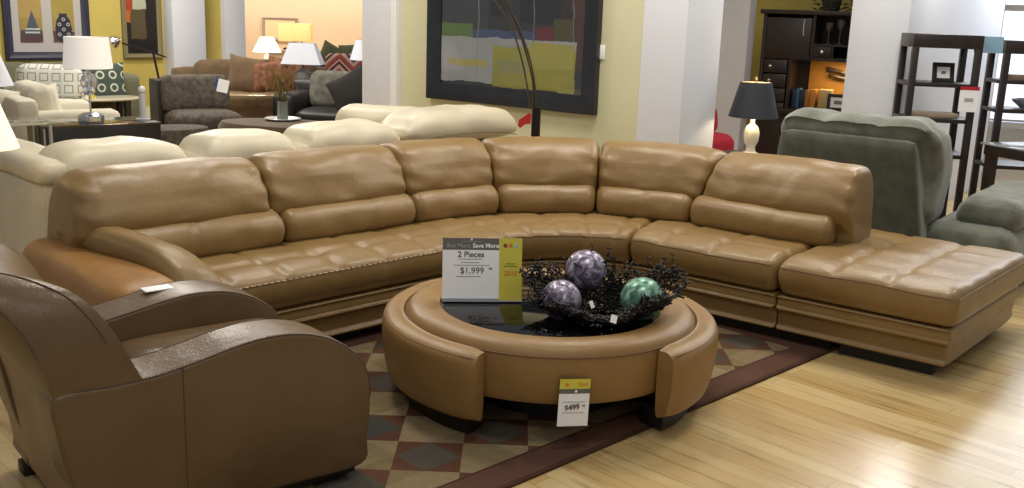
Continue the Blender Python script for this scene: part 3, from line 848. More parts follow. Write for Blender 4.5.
# ================================================================== cream sectional seen from behind
CO_ = V((-2.13, 4.47, 0))
cs = oriented('cream_sofa', 'cream leather sofa seen from behind with pillow top headrests, behind the tan sectional', 'sofa', CO_, math.atan2(tL.y, tL.x))
MB().soft(3.12, .2, .66, .035, M=T(V((1.56, .1, .385))), n=10).build('back_panel', cream, cs)
MB().soft(.27, 1.0, .64, .04, M=T(V((.12, .52, .375))), n=8).build('arm', cream, cs)
mb = MB().soft(.27, 1.0, .12, .058, M=T(V((.10, .47, .745))), n=10, wr=.015, wf=6); mb.build('arm_pad', cream, cs)
MB().box(.24, 3.1, .18, 1.0, .06, .32, bev=.03).build('seat_base', cream, cs)
for i in range(3): MB().soft(.93, .74, .2, .07, M=T(V((.70 + .94 * i, .62, .39))), n=8, puff=.02).build('seat_cushion', cream, cs)
hp = [(.22, 1.05, .875), (1.045, 1.56, .885), (1.35, 2.07, .885), (2.15, 3.08, .945)]
hp = [(.02, .745, .865), (.745, 1.37, .872), (1.37, 2.09, .885), (2.09, 3.07, .935)]
for i, (x0, x1, zt) in enumerate(hp):
    w = x1 - x0
    def f(o, p, w=w, i=i):
        k = 1 - abs(p.x) ** 3.5
        z = o.z * (.55 + .45 * k) - .03 * (1 - k)
        g = .008 * math.sin(o.x * 46 + i) * max(0, -p.z) * (1 if p.y < 0 else .3)
        return V((o.x, o.y + g + .01 * noise.noise(V((o.x * 7 + i, o.z * 7, 0))), z + (.012 * noise.noise(V((o.x * 6, o.y * 6, i))))))
    mb = MB().soft(w - .01, .36, .21, .10, M=T(V(((x0 + x1) / 2, .14, zt - .105))), n=14, fn=f)
    mb.m(1).tube([V((x0 + .06 + (w - .12) * k / 24, -.043 - .003 * math.sin(k), zt - .15 - .035 * abs(k / 12 - 1) ** 3)) for k in range(25)], .003, 5)
    mb.build('headrest', [cream, cream_seam], cs)
# second run turning away behind the first
MB().soft(.22, .9, .62, .05, M=T(V((3.0, .60, .37))), n=8).build('back_panel', cream, cs)
MB().soft(.34, .62, .24, .11, M=T(V((2.52, .76, .77))) @ RZ(.75), n=12, wr=.015).build('headrest', cream, cs)
for x in (.1, 1.5, 3.0): MB().cyl((x, .12, 0), (x, .12, .08), .025).build('foot', black, cs)

# arc floor lamp with a red tag
AL = V((.125, 6.36, 0))
al = oriented('arc_floor_lamp', 'dark metal arc floor lamp rising in front of the large abstract painting', 'floor lamp', AL, 0)
MB().lathe([(0, 0), (.16, 0), (.16, .02), (.03, .035), (0, .035)], 32).build('base', dkmetal, al)
MB().cyl((0, 0, .02), (0, 0, A(532, 107, AL.y).z), .029).build('pole', dkmetal, al)
zt = A(532, 107, AL.y).z
for pts, dx in (([(530, 108), (527, 85), (521, 57), (510, 24), (492, -2), (460, -30)], -.012), ([(533, 108), (533, 85), (527, 57), (517, 27), (503, 0), (480, -26)], .0), ([(535, 108), (535, 88), (530, 60), (520, 30), (507, 0), (500, -30)], .012)):
    q = [A(x, y, AL.y - .03 * k) - AL for k, (x, y) in enumerate(pts)]
    mb = MB().tube(spline(q, 6), .0055, 8); a = mb.build('arm', mat('bronze_tube', '5a524a', .35, metal=.7), al)
    e = q[-1]; mb = MB().lathe([(.03, .06), (.09, -.04), (.085, -.04), (.026, .055)], 20, c=e, close=True); mb.build('shade', mat('smoked_shade', '6b665e', .3, metal=.5), a)
rt = MB().box(-.028, .028, -.001, .001, -.06, .0).box(-.03, -.004, -.003, -.0015, -.085, -.045)
rt = MB().prism([(-.045, -.015), (.02, .035), (.034, .02), (.030, -.035), (-.005, -.040), (-.035, -.065), (-.050, -.05)], -.0015, .0015, M=RX(math.pi / 2)).build('red_tag', redm); rt.location = A(526, 118, AL.y - .035)
tag(rt, 'small red tag clipped to the dark arc lamp pole', 'tag')

# ================================================================== paintings
def paint_mat(name, base, patches, warp=.03, sc=9):
    """patches (x0,x1,z0,z1,colour) in object coordinates, edges roughened"""
    m, N, L, B = _nt(name)
    tc = N.new('ShaderNodeTexCoord'); n = N.new('ShaderNodeTexNoise'); n.inputs['Scale'].default_value = sc; n.inputs['Detail'].default_value = 5
    L.new(tc.outputs['Object'], n.inputs['Vector'])
    M = lambda op, a, b=None, c=None: math_node(N, L, op, a, b, c)
    sp = N.new('ShaderNodeSeparateXYZ'); L.new(tc.outputs['Object'], sp.inputs[0]); sn = N.new('ShaderNodeSeparateColor'); L.new(n.outputs['Color'], sn.inputs[0])
    X = M('ADD', sp.outputs[0], M('MULTIPLY', M('SUBTRACT', sn.outputs[0], .5), warp * 2)); Zc = M('ADD', sp.outputs[2], M('MULTIPLY', M('SUBTRACT', sn.outputs[1], .5), warp * 2))
    col = srgb(base)
    for x0, x1, z0, z1, c in patches:
        k = M('MULTIPLY', M('MULTIPLY', M('GREATER_THAN', X, x0), M('LESS_THAN', X, x1)), M('MULTIPLY', M('GREATER_THAN', Zc, z0), M('LESS_THAN', Zc, z1)))
        col = mixc(N, L, k, col, srgb(c))
    r = N.new('ShaderNodeValToRGB'); r.color_ramp.elements[0].color = (.6, .6, .6, 1); r.color_ramp.elements[1].color = (1.2, 1.2, 1.2, 1); L.new(sn.outputs[2], r.inputs[0])
    mx = N.new('ShaderNodeMix'); mx.data_type = 'RGBA'; mx.blend_type = 'MULTIPLY'; mx.inputs[0].default_value = .6
    if isinstance(col, tuple): mx.inputs[6].default_value = col
    else: L.new(col, mx.inputs[6])
    L.new(r.outputs[0], mx.inputs[7]); L.new(mx.outputs[2], B.inputs['Base Color']); B.inputs['Roughness'].default_value = .35
    return m
def frame_part(root, w, h, t, d, m, name='frame', x0=0, z0=0, y=0):
    """mitred picture frame, front at -d"""
    ri = []
    for e, yy in ((0, 0), (0, -d), (t * .25, -d - .006), (t * .8, -d * .7), (t, -d * .6), (t, 0)):
        ri.append([V((x0 + e, y + yy, z0 + e)), V((x0 + w - e, y + yy, z0 + e)), V((x0 + w - e, y + yy, z0 + h - e)), V((x0 + e, y + yy, z0 + h - e))])
    return MB().loft(ri, cap=False).build(name, m, root, sharp=30)
# large abstract: hung on the partition, from px 427 to 597
black_fr = mat('black_frame', '24262e', .35, c2='1d1f26', scale=8)
BPt0, BPt1 = -1.594, .024
bz = .84; bh = 1.30; bw = BPt1 - BPt0
bp = oriented('abstract_painting', 'large abstract painting in a wide black frame, dark above white and lime blocks', 'painting', pw(BPt0, .004, bz), HB)
frame_part(bp, bw, bh, .13, .05, black_fr)
# canvas: picture-plane rows measured up from the frame's lower edge (about 155 px per metre)
pm_ = paint_mat('abstract_canvas', '3a3b40', [(.12, .60, .56, 1.3, '46474d'), (.62, .80, .66, .95, '2a2224'), (.9, 1.28, .62, .95, '26262a'), (1.28, 1.42, .62, 1.1, '3a2f2a'), (.55, .60, .9, 1.3, 'a8712e'),
    (.15, 1.42, .50, .56, '4d5d88'), (.12, .45, .49, .60, '6e8a46'), (1.05, 1.24, .50, .60, '7a3138'), (1.22, 1.38, .50, .66, '5d5a34'), (1.38, 1.5, .3, 1.3, '5b3a2c'), (1.43, 1.5, 1.05, 1.3, '4c7a54'),
    (.13, 1.42, .155, .50, 'b9bdc0'), (.5, .508, .2, .8, 'a5a6a4'), (1.03, 1.04, .45, 1.3, '808488'), (1.385, 1.395, .5, 1.2, '808488'), (.20, .60, .28, .33, 'c9bf6a'), (.66, 1.42, .14, .44, 'b3b04a'), (.72, 1.0, .24, .34, 'a9aa72'), (1.0, 1.40, .30, .48, 'c2bb5c'), (1.1, 1.36, .16, .26, 'bdb64e')], warp=.025, sc=7)
MB().box(.11, bw - .11, -.018, -.004, .11, bh - .11).build('canvas', pm_, bp)
MB().box(.115, bw - .115, -.0225, -.0215, .115, bh - .115).build('glazing', mat('picture_glass', 'ffffff', .04, trans=1.0, spec=.5), bp)
wt_ = MB().box(-.035, .035, -.006, 0, -.05, .05, bev=.003).build('wall_tag', paper); wt_.matrix_world = T(A(598, 52, 7.16)) @ RZ(HB)
q = pw(.03, .006); wt_.location = (q.x, q.y, A(598, 52, 7.16).z)
tag(wt_, 'small white card on the pale wall right of the large abstract painting', 'card')

# two-print picture and the narrow abstract on the left wall
LWA = math.atan2(ld.y, ld.x)
def t_of(px, off=0):                       # where the sight line of a picture column meets the left wall
    d = ray(px, 40); n = V((.714, -.7, 0)); k = ((lw(0, off) - _C).dot(n)) / d.dot(n); return (_C + d * k - lw(0, off)).dot(ld)
ta, tb = t_of(4), t_of(89)
zb = A(40, 59, lw((ta + tb) / 2).y).z
lp = oriented('framed_prints', 'two muted prints in cream mats within one dark blue frame on the mustard wall', 'painting', lw(ta, .004, zb), LWA)
w, h = tb - ta, 1.5
frame_part(lp, w, h, .09, .05, mat('navy_frame', '2b2c40', .4))
MB().box(.08, w - .08, -.014, -.004, .08, h - .08).build('mat_board', mat('mat_board', 'b5b0ac', .8), lp)
pw_ = (w - .18 - .30) / 2
for i in (0, 1):
    x0 = .09 + .09 + i * (pw_ + .12)
    k = MB().box(x0, x0 + pw_, -.018, -.012, .2, h - .2).build('print', paint_mat('print_ground_%d' % i, 'a18a4a', [(x0, x0 + pw_, .85, 1.3, '8a6a48'), (x0, x0 + pw_, .5, .85, 'a3924c' if i else 'b0965a'), (x0, x0 + pw_, .2, .34, '5b4448')], warp=.04, sc=5), lp)
    c = x0 + pw_ * (.55 if i == 0 else .5)
    if i == 0:
        b = MB().prism([(c - .09, .30), (c + .09, .30), (c + .04, .47), (c, .58), (c - .035, .47)], .019, .021, M=RX(math.pi / 2)).build('motif', mat('grey_blue_ink', '4b5260', .7), k)
        b = MB()
        for zz in (.31, .35): b.box(c - .085, c + .085, -.0225, -.0205, zz, zz + .02)
        b.build('motif_bands', mat('pale_ink', 'b9bdb6', .7), k)
    else:
        prof = [(.03, .2), (.085, .25), (.10, .37), (.08, .47), (.045, .52), (.05, .55)]
        poly = [(c + r, z) for r, z in prof] + [(c - r, z) for r, z in prof[::-1]]
        MB().prism(poly, .019, .021, M=RX(math.pi / 2)).build('motif', mat('navy_ink', '26283c', .7), k)
        b = MB()
        for (dx, z) in ((-.05, .42), (.055, .42), (0, .36), (-.055, .30), (.055, .30), (0, .48), (0, .26)): b.lathe([(.022, -.002), (.022, .002), (.012, .002), (.012, -.002)], 14, c=(0, 0, 0), close=True, M=T(V((c + dx, -.022, z))) @ RX(math.pi / 2))
        b.build('motif_rings', mat('ring_ink', 'b9b2a0', .7), k)
ta, tb = t_of(122), t_of(161)
zb = A(140, 58, lw((ta + tb) / 2).y).z; w = tb - ta; h = 1.5
ap = oriented('narrow_abstract', 'narrow abstract painting of red, cream and black blocks in a bronze frame beside the column', 'painting', lw(ta, .004, zb), LWA)
frame_part(ap, w, h, .06, .04, mat('bronze_frame', '7d7350', .45))
MB().box(.055, w - .055, -.02, -.004, .055, h - .055).build('canvas', paint_mat('red_abstract', '2a211e', [(.05, .2, .45, 1.4, 'b56a2c'), (.15, w * .62, .62, 1.25, 'b9bda2'), (.12, w * .6, .25, .62, '5a4d36'), (w * .62, w - .05, .75, 1.2, '8a2a20'), (.15, w, 1.25, 1.45, 'b08a3c'), (.05, w, .05, .22, '1d1a1c'), (.05, .14, .6, .95, 'a5432c')], warp=.03, sc=5), ap)

# ================================================================== left background
# lit shade cut by the frame, and the cooler shade behind it
def lampshade(root, r0, r1, z0, z1, m, n=40, name='lamp_shade'):
    t = .004
    return MB().lathe([(r0, z0), (r1, z1), (r1 - t, z1), (r0 - t, z0)], n, close=True).build(name, m, root)
shade_cool = mat('unlit_shade', 'e4e8f4', .8); 
shade_lit = mat('lit_shade', 'fff2da', .8, emit='ffe2b4', es=.75)
p = A(-24, 140, 4.2); fl = oriented('floor_lamp', 'lit cream lampshade cut off by the left edge, above the cream sofa arm', 'floor lamp', (p.x, p.y, 0), 0)
z1 = A(-24, 96, 4.2).z; z0 = A(12, 149, 4.2).z
lampshade(fl, .165, .09, z0, z1, shade_lit)
MB().lathe([(0, 0), (.13, 0), (.13, .015), (.02, .03), (0, .03)], 28).build('base', chrome, fl); MB().cyl((0, 0, .02), (0, 0, z1 - .03), .01).build('pole', chrome, fl)
# side table of glass with the cooler lamp
gp = A(2, 113, 7.4); zt = .62
glass_m = mat('table_glass', 'dfe8e6', .05, trans=.85, spec=.6)
gt = oriented('glass_side_table', 'clear glass side table at the left edge in front of the white sofa arm', 'side table', (gp.x, gp.y, 0), R(40))
MB().box(-.30, .30, -.25, .25, zt - .012, zt, bev=.003).build('table_top', glass_m, gt); MB().box(-.28, .28, -.23, .23, .30, .31, bev=.003).build('shelf', glass_m, gt)
for x in (-.27, .27):
    for y in (-.22, .22): MB().cyl((x, y, 0), (x, y, zt - .012), .013).build('leg', mat('pale_metal', 'b9bab8', .3, metal=.7), gt)
p = A(-20, 85, 7.4); l1 = oriented('table_lamp', 'cool white lampshade at the top left edge of the picture', 'table lamp', (p.x, gp.y, zt), 0)
z0 = A(8, 86, 7.4).z - zt; z1 = A(-10, 40, 7.4).z - zt
lampshade(l1, .225, .11, z0, z1, shade_cool); MB().lathe([(0, 0), (.08, 0), (.08, .02), (.02, .05), (.05, .12), (.02, .2), (.012, z0 + .1), (0, z0 + .1)], 24).build('base', chrome, l1)
# black block table, crystal lamp and stand
bt_ = Z(44, 127, .56); bA = R(40)
bk = oriented('block_table', 'black block table with mirror top holding a crystal lamp', 'table', (bt_.x, bt_.y, 0), bA)
MB().box(0, .90, 0, .50, 0, .545, bev=.006).build('body', mat('black_lacquer', '1a1514', .3), bk)
MB().box(-.006, .906, -.006, .506, .545, .56, bev=.003).build('table_top', mat('mirror_top', '50463c', .08, metal=.6), bk)
MB().box(-.008, .004, -.008, .004, 0, .545).build('corner_strip', mat('clear_strip', '9a9490', .2), bk)
p = Z(91, 127, .5); p = bt_ + (V((math.cos(bA), math.sin(bA), 0)) * .40 + V((-math.sin(bA), math.cos(bA), 0)) * .16)
cl_ = oriented('crystal_lamp', 'crystal and chrome table lamp with white drum shade on the black block table', 'table lamp', (p.x, p.y, .56), 0)
crystal = mat('crystal', 'e6eaf4', .03, trans=.75, spec=.8)
Yl = p.y; zs0 = A(88, 68, Yl).z - .56; zs1 = A(88, 37, Yl).z - .56
rp0 = 25.5 * Yl / 1000; 
lampshade(cl_, rp0 * .91, rp0 * .80, zs0, zs1, mat('white_shade', 'f3f1ee', .8, emit='fff6ea', es=.28))
MB().lathe([(0, 0), (.095, 0), (.10, .02), (.095, .06), (.06, .08), (.02, .085), (0, .085)], 32).build('base', chrome, cl_)
MB().cyl((0, 0, .08), (0, 0, zs0 + .12), .008).build('stem', chrome, cl_)
MB().lathe([(.01, zs0 - .19), (.035, zs0 - .18), (.066, zs0 - .13), (.07, zs0 - .10), (.05, zs0 - .055), (.02, zs0 - .04), (.02, zs0 - .02), (0, zs0 - .02)], 8).build('crystal_globe', crystal, cl_, sharp=10)
MB().lathe([(0, zs0 - .21), (.045, zs0 - .21), (.045, zs0 - .19), (0, zs0 - .19)], 24).build('collar', chrome, cl_)
p = bt_ + V((math.cos(bA), math.sin(bA), 0)) * .83 + V((-math.sin(bA), math.cos(bA), 0)) * .2
ob = oriented('crystal_stand', 'clear crystal candle stand with round top on the black block table', 'candle stand', (p.x, p.y, .56), 0)
MB().lathe([(0, 0), (.06, 0), (.06, .012), (.03, .02), (.026, .03), (.028, .2), (.02, .22), (0, .22)], 10).build('column', mat('cloudy_crystal', 'c9ccd0', .1, trans=.3), ob)
MB().lathe([(.03 * math.sin(math.pi * k / 12), .25 - .03 * math.cos(math.pi * k / 12)) for k in range(13)], 16).build('ball', mat('bright_crystal', 'eceef2', .05, trans=.2), ob)

# white sofa on the left, seen from its arm
wf_ = mat('ivory_fabric', 'cfc8b4', .9, c2='c6bfaa', scale=8, bump=.1, bscale=120)
ws = oriented('ivory_sofa', 'ivory fabric sofa seen from its arm side behind the black block table', 'sofa', (-3.50, 8.94, 0), R(127.7))
upholstered(ws, 1.15, .90, wf_, nb=2, ns=1, arm=.2, armh=.575, back_h=.74, lean=.05)
def throw(px, py, Y, w, h, m, label, yaw, tilt=-12, roll=0, group=None, t=.14, name='throw_pillow'):
    o = MB().pillow(w, h, t, seed=px).build(name, m); o.location = A(px, py, Y); o.rotation_euler = (R(tilt), R(roll), R(yaw))
    tag(o, label, 'pillow', group or 'throw pillows on the display sofas'); return o
throw(8, 112, 8.8, .46, .42, wf_, 'ivory throw pillow at the near end of the ivory sofa, leftmost', 30, -14, 10)
throw(36, 108, 9.12, .46, .40, wf_, 'ivory throw pillow leaning behind the leftmost one on the ivory sofa', 25, -30, -14)
sqm = pattern_mat('outlined_squares', 'cfd0c6', '7d786c', .125, 'squares', .28, .35)
p = Z(34, 116, .35)
pc = oriented('patterned_chair', 'white armless chair with dark outlined squares behind the ivory sofa', 'chair', A(5, 112, 10.5) * 1 - V((0, 0, A(5, 112, 10.5).z)), R(8))
upholstered(pc, .66, .72, sqm, nb=1, ns=1, arms=(0, 0), back_h=.78, lean=.24, backr=.10)
# olive sofa along the mustard wall
ol = mat('olive_velvet', '5b5a44', .9, c2='66654c', scale=6, sheen=.3)
tq = t_of(141, 1.0)
osf = oriented('olive_sofa', 'olive green sofa against the mustard wall under the two framed prints', 'sofa', lw(tq - 2.2, 1.0), LWA)
upholstered(osf, 2.2, .9, ol, nb=2, ns=2, arm=.24, armh=.66, back_h=.74)
circ = pattern_mat('ring_pillow', '3f4a44', 'b9bda6', .15, 'rings', .20, .33)
throw(105, 82, A(105, 82, lw(tq - .6, .6).y).y - .2, .50, .46, circ, 'dark pillow with pale rings at the right end of the olive sofa', 45, -12)
# oval coffee table with a sign and ornaments
p = Z(101, 97, .43); ovt = oriented('oval_coffee_table', 'pale oval coffee table on a dark base in front of the olive sofa', 'coffee table', (p.x, p.y, 0), R(40))
mb = MB().lathe([(0, .40), (.42, .40), (.44, .415), (.42, .43), (0, .43)], 40); 
for v in mb.bm.verts: v.co.y *= .62
mb.build('table_top', mat('pale_stone', 'b3ac94', .25), ovt)
for x in (-.25, .25):
    for y in (-.14, .14): MB().box(x - .03, x + .03, y - .03, y + .03, 0, .40, bev=.005).build('leg', espresso, ovt)
MB().box(-.27, .27, -.16, .16, .12, .14).build('shelf', espresso, ovt)
def on_oval(dx, dy): return V((p.x, p.y, .43)) + V((math.cos(R(40)), math.sin(R(40)), 0)) * dx + V((-math.sin(R(40)), math.cos(R(40)), 0)) * dy
q = on_oval(-.28, -.04); s2 = oriented('price_sign', 'price sign with blue edge and yellow strip on the pale oval coffee table', 'sign', q, R(8))
MB().box(-.10, .12, -.001, .001, 0, .21, M=RX(R(-8))).build('card', paper, s2); MB().box(.12, .20, -.001, .001, 0, .23, M=RX(R(-8))).build('yellow_strip', paper_y, s2)
MB().box(-.135, -.10, -.001, .012, 0, .19, M=RX(R(-8))).build('blue_edge', mat('blue_card', '2c3f86', .6), s2); MB().box(-.13, .2, 0, .06, 0, .004).build('holder', paper, s2)
q = on_oval(-.27, .10); o = MB().lathe([(0, 0), (.07, 0), (.15, .06), (.17, .14), (.12, .22), (.07, .25), (.09, .29), (.08, .29), (.06, .25), (0, .2)], 28).build('black_vase', mat('black_ceramic', '141318', .2)); o.location = q
tag(o, 'round glossy black vase left of the sign on the pale oval coffee table', 'vase')
q = A(60, 76, 12.0); 
mb = MB()
for i in range(4): mb.box(-.17 + .004 * i, .17 - .006 * i, -.12, .12, .03 * i, .03 * i + .026, bev=.003)
# ribbed box resting on the olive sofa's left seat
o = mb.build('ribbed_box', mat('pale_ribbed', 'a3a58e', .8)); o.location = (lw(tq - 1.35, .65).x, lw(tq - 1.35, .65).y, .445); o.rotation_euler = (0, 0, LWA)
tag(o, 'pale ribbed box on the olive sofa seat behind the black vase', 'box')
# pharmacy lamp
p = Z(158, 121, 0); p = V((p.x + .35, p.y - .6, 0)); Yp = p.y
ph = oriented('pharmacy_lamp', 'thin chrome pharmacy floor lamp between the mustard wall and the dark slipper chair', 'floor lamp', (p.x, p.y, 0), 0)
zt = A(153, 52, Yp).z; top = A(153, 52, Yp) - p
MB().lathe([(0, 0), (.14, 0), (.14, .02), (.02, .03), (0, .03)], 28).build('base', dkmetal, ph); MB().tube([V((0, 0, .02)), top], .014, 10).build('pole', dkmetal, ph)
a = A(122, 43, Yp) - p; b = A(166, 57, Yp) - p; MB().tube([a, b], .011, 8).build('arm', dkmetal, ph)
hd_ = A(116, 41, Yp) - p
MB().lathe([(.025, .05), (.07, .0), (.085, -.035), (.08, -.035), (.06, .0), (.02, .045)], 20, c=(0, 0, 0), close=True, M=T(hd_) @ RY(R(70)) ).build('lamp_head', chrome, ph)
# dark slipper chair
gd = mat('charcoal_brown_pattern', '3e3832', .9, c2='5c544a', scale=22, detail=3)
dk_ = mat('black_vinyl', '1b1817', .45)
sp_ = A(164, 100, 9.75); SLr = R(34)
sc_ = oriented('slipper_chair', 'dark armless slipper chair with mottled grey brown cushions before the white column', 'chair', A(178, 110, 9.75) - V((0, 0, A(178, 110, 9.75).z)), SLr)
upholstered(sc_, .66, .84, dk_, nb=1, ns=1, arms=(0, 0), bm=gd, sm=gd, back_h=.76, lean=.1, backr=.05)
MB().soft(.07, .34, .70, .02, M=T(V((-.02, .70, .40))), n=4).build('side_panel', dk_, sc_)
q = A(223, 86, 9.42); o = MB().box(-.05, .05, -.002, .002, -.06, .06).build('hanging_price_tag', paper); 
MB().box(-.072, -.05, -.003, .003, -.05, .065).build('blue_edge', mat('blue_tag_edge', '31458e', .6), o)
o.location = q; o.rotation_euler = (R(-10), R(12), R(10)); tag(o, 'white price tag with blue edge hanging on the dark slipper chair back', 'price tag')
# mottled ottoman and long brown ottoman
def ottoman(name, label, p, rz, w, d, h, m):
    r = oriented(name, label, 'ottoman', p, rz)
    mb = MB().lathe([(0, h - .20), (.47, h - .20), (.49, h - .17), (.50, h - .06), (.475, h - .012), (.40, h), (0, h + .01)], 48)
    for v in mb.bm.verts: v.co.x *= w; v.co.y *= d
    mb.build('cushion', m, r)
    mb = MB().lathe([(0, .06), (.46, .06), (.465, h - .19), (0, h - .19)], 48)
    for v in mb.bm.verts: v.co.x *= w; v.co.y *= d
    mb.build('frame', dk_, r)
    for x in (-.3, .3):
        for y in (-.3, .3): MB().cyl((x * w, y * d, 0), (x * w, y * d, .07), .025).build('foot', black, r)
    return r
p = Z(172, 127, .38); ottoman('mottled_ottoman', 'low mottled dark ottoman behind the right end of the black block table', (p.x, p.y, 0), R(40), .72, .45, .385, gd)
br_u = mat('brown_suede', '4a3a25', .9, c2='55432c', scale=5, sheen=.2)
p = Z(284, 122, .43); ottoman('brown_ottoman', 'long brown suede ottoman with a flower vase on top', (p.x, p.y, 0), R(-12), 1.34, .74, .43, br_u)
bo_p = p
q = V((p.x - .03, p.y + .08, .44)); 
tr = MB().lathe([(0, 0), (.14, 0), (.175, .018), (.17, .022), (.13, .008), (0, .008)], 32).build('glass_plate', mat('pale_glass_plate', 'b5b6b2', .2)); tr.location = q
tag(tr, 'pale glass plate under the flower vase on the long brown ottoman', 'plate')
vz = oriented('flower_vase', 'clear glass vase of tall dried orange green stems on the long brown ottoman', 'vase', (q.x, q.y, .449), 0)
MB().lathe([(0, 0), (.05, 0), (.055, .02), (.05, .16), (.056, .17), (.05, .17), (.045, .16), (.045, .01), (0, .01)], 24).build('vase', glass_m, vz)
rnd = random.Random(11)
st_, fl_ = MB(), MB()
for i in range(34):
    a = rnd.uniform(0, 6.28); k = rnd.uniform(.02, .17); hh = rnd.uniform(.3, .5)
    e = V((k * math.cos(a), k * math.sin(a), hh)); st_.tube(spline([V((.02 * math.cos(a), .02 * math.sin(a), .01)), V((.02 * math.cos(a), .02 * math.sin(a), .16)), e * .8 + V((0, 0, .03)), e], 3), .003, 4)
    for j in range(5):
        c = e + V((rnd.uniform(-.02, .02), rnd.uniform(-.02, .02), rnd.uniform(-.12, .0))); fl_.tube([c, c + V((rnd.uniform(-.02, .02), rnd.uniform(-.02, .02), .03))], .005, 4, r1=.002)
st_.build('stems', mat('olive_stem', '56562c', .8), vz); fl_.build('flowers', mat('dried_orange', '8a6632', .8), vz)
# brown couch with pillows
cb = mat('brown_chenille', '5f4a33', .9, c2='6c553b', scale=7, sheen=.2)
kp = A(207, 95, 12.6)
kc = oriented('brown_couch', 'brown chenille couch beyond the slipper chair with loose back pillows', 'sofa', (kp.x + .12, 11.85, 0), R(38))
upholstered(kc, 2.1, .95, cb, nb=2, ns=2, arm=.24, armh=.58, back_h=.80, backr=.09)
throw(247, 75, 11.75, .44, .44, cb, 'large brown pillow standing at the middle of the brown couch', 10, -15, 8)
rust = mat('rust_floral', '5a3226', .9, c2='8a6040', scale=14)
throw(270, 77, 11.75, .46, .38, rust, 'rust patterned pillow on the brown couch behind the dried flowers', 5, -15, -6)
throw(286, 76, 12.1, .50, .42, rust, 'rust patterned pillow at the right end of the brown couch', 5, -15, 10)
p = Z(250, 94, .57); lt = oriented('lamp_table', 'low glass topped table with dark legs in front of the brown couch', 'table', (p.x, p.y, 0), R(20))
MB().box(-.34, .36, -.18, .18, .555, .57, bev=.004).build('table_top', mat('tan_glass', 'a08a68', .15), lt)
for x in (-.30, .31):
    for y in (-.13, .13): MB().box(x - .035, x + .035, y - .035, y + .035, 0, .555, bev=.004).build('leg', espresso, lt)
# black sofa with mottled cushions
ks = oriented('black_sofa', 'black leather sofa with mottled grey back cushions beside the white column', 'sofa', (-2.62, 10.62, 0), R(-8))
gm_ = mat('mottled_grey', '5a574f', .9, c2='7a776c', scale=14, detail=3)
upholstered(ks, 1.9, .9, dk_, nb=2, ns=2, arm=.26, armh=.62, bm=gm_, back_h=.80)
throw(352, 92, 10.5, .5, .46, mat('black_fabric', '211d1b', .9), 'black throw pillow on the black sofa next to the white column', -10, -20, -30)
# lamps beyond
def simple_lamp(name, label, px, ptop, pbot, pw0, pw1, Y, tz, sm, bmm, base_w=.07, square=False):
    c = A(px, pbot, Y); o = oriented(name, label, 'table lamp', (c.x, c.y, tz), 0)
    z0 = c.z - tz; z1 = A(px, ptop, Y).z - tz; s = Y / 1000
    if square: 
        r = [V((a * pw0 * s, b * pw0 * s, z0)) for a, b in ((-1, -.6), (1, -.6), (1, .6), (-1, .6))]; r2 = [V((a * pw1 * s, b * pw1 * s, z1)) for a, b in ((-1, -.6), (1, -.6), (1, .6), (-1, .6))]
        MB().loft([r, r2], cap=False).build('lamp_shade', sm, o)
    else: lampshade(o, pw0 * s, pw1 * s, z0, z1, sm)
    MB().lathe([(0, 0), (base_w, 0), (base_w, .02), (base_w * .5, .05), (base_w * 1.1, z0 * .4), (base_w * .9, z0 * .7), (.015, z0 * .85), (.012, z0 + .05), (0, z0 + .05)], 24).build('base', bmm, o)
    return o
def stand(name, label, cat, p, w, d, h, m, rz=0):
    o = oriented(name, label, cat, p, rz)
    MB().box(-w / 2, w / 2, -d / 2, d / 2, h - .03, h, bev=.005).build('table_top', m, o)
    MB().box(-w / 2 + .03, w / 2 - .03, -d / 2 + .03, d / 2 - .03, h - .2, h - .03).build('drawer', m, o)
    for x in (-1, 1):
        for y in (-1, 1): MB().box(x * (w / 2 - .05) - .02, x * (w / 2 - .05) + .02, y * (d / 2 - .05) - .02, y * (d / 2 - .05) + .02, 0, h - .2).build('leg', m, o)
    return o
c = A(303, 62, 11.6); stand('end_table', 'dark end table behind the black sofa under the blue white lamp', 'end table', (c.x, c.y, 0), .5, .5, .56, espresso)
l_ = simple_lamp('table_lamp', 'lamp with cool blue white tapered shade behind the black sofa', 303, 43, 64, 19.5, 12, 11.6, .56, shade_cool, mat('grey_ceramic', '6d6a68', .5), .10, square=True)
MB().box(-.05, .05, -.125, -.12, .08, .14).build('tag', paper, l_)
c = A(267, 54, 16.2); ch_ = stand('white_chest', 'white chest under the small lit lamp in the peach room', 'chest', (c.x - .15, c.y, 0), 1.1, .5, A(267, 52, 16.2).z - .18, white_p)
zt = A(267, 52, 16.2).z - .18
simple_lamp('table_lamp', 'small lit white lamp on the white chest in the peach room', 267, 37, 52, 14, 6.5, 16.2, zt, mat('bright_lit_shade', 'fff6e4', .8, emit='fff0d4', es=1.3), mat('white_ceramic', 'e8e2d8', .4), .05)
c = A(296, 42, 17.2); st2 = stand('console_table', 'pale console table holding the twin amber lamp in the peach room', 'console table', (c.x, c.y, 0), 1.0, .4, .80, mat('pale_wood', 'c9b592', .5))
tw = oriented('twin_lamp', 'lamp with twin glowing amber rectangular shades in the peach room', 'table lamp', (c.x, c.y, .80), 0)
amber = mat('amber_shade', 'f2c98a', .8, emit='f5c27c', es=.7)
for x0, x1 in ((280, 294.5), (296, 312)):
    a, b = A(x0, 41, 17.2), A(x1, 24, 17.2); MB().box(a.x - c.x, b.x - c.x, -.12, .12, a.z - .80, b.z - .80, bev=.01).build('lamp_shade', amber, tw)
for x in (-.08, .1): MB().cyl((x, 0, 0), (x, 0, A(296, 41, 17.2).z - .80 + .02), .012).build('stem', dkmetal, tw)
MB().box(-.2, .2, -.09, .09, 0, .03, bev=.006).build('base', dkmetal, tw)
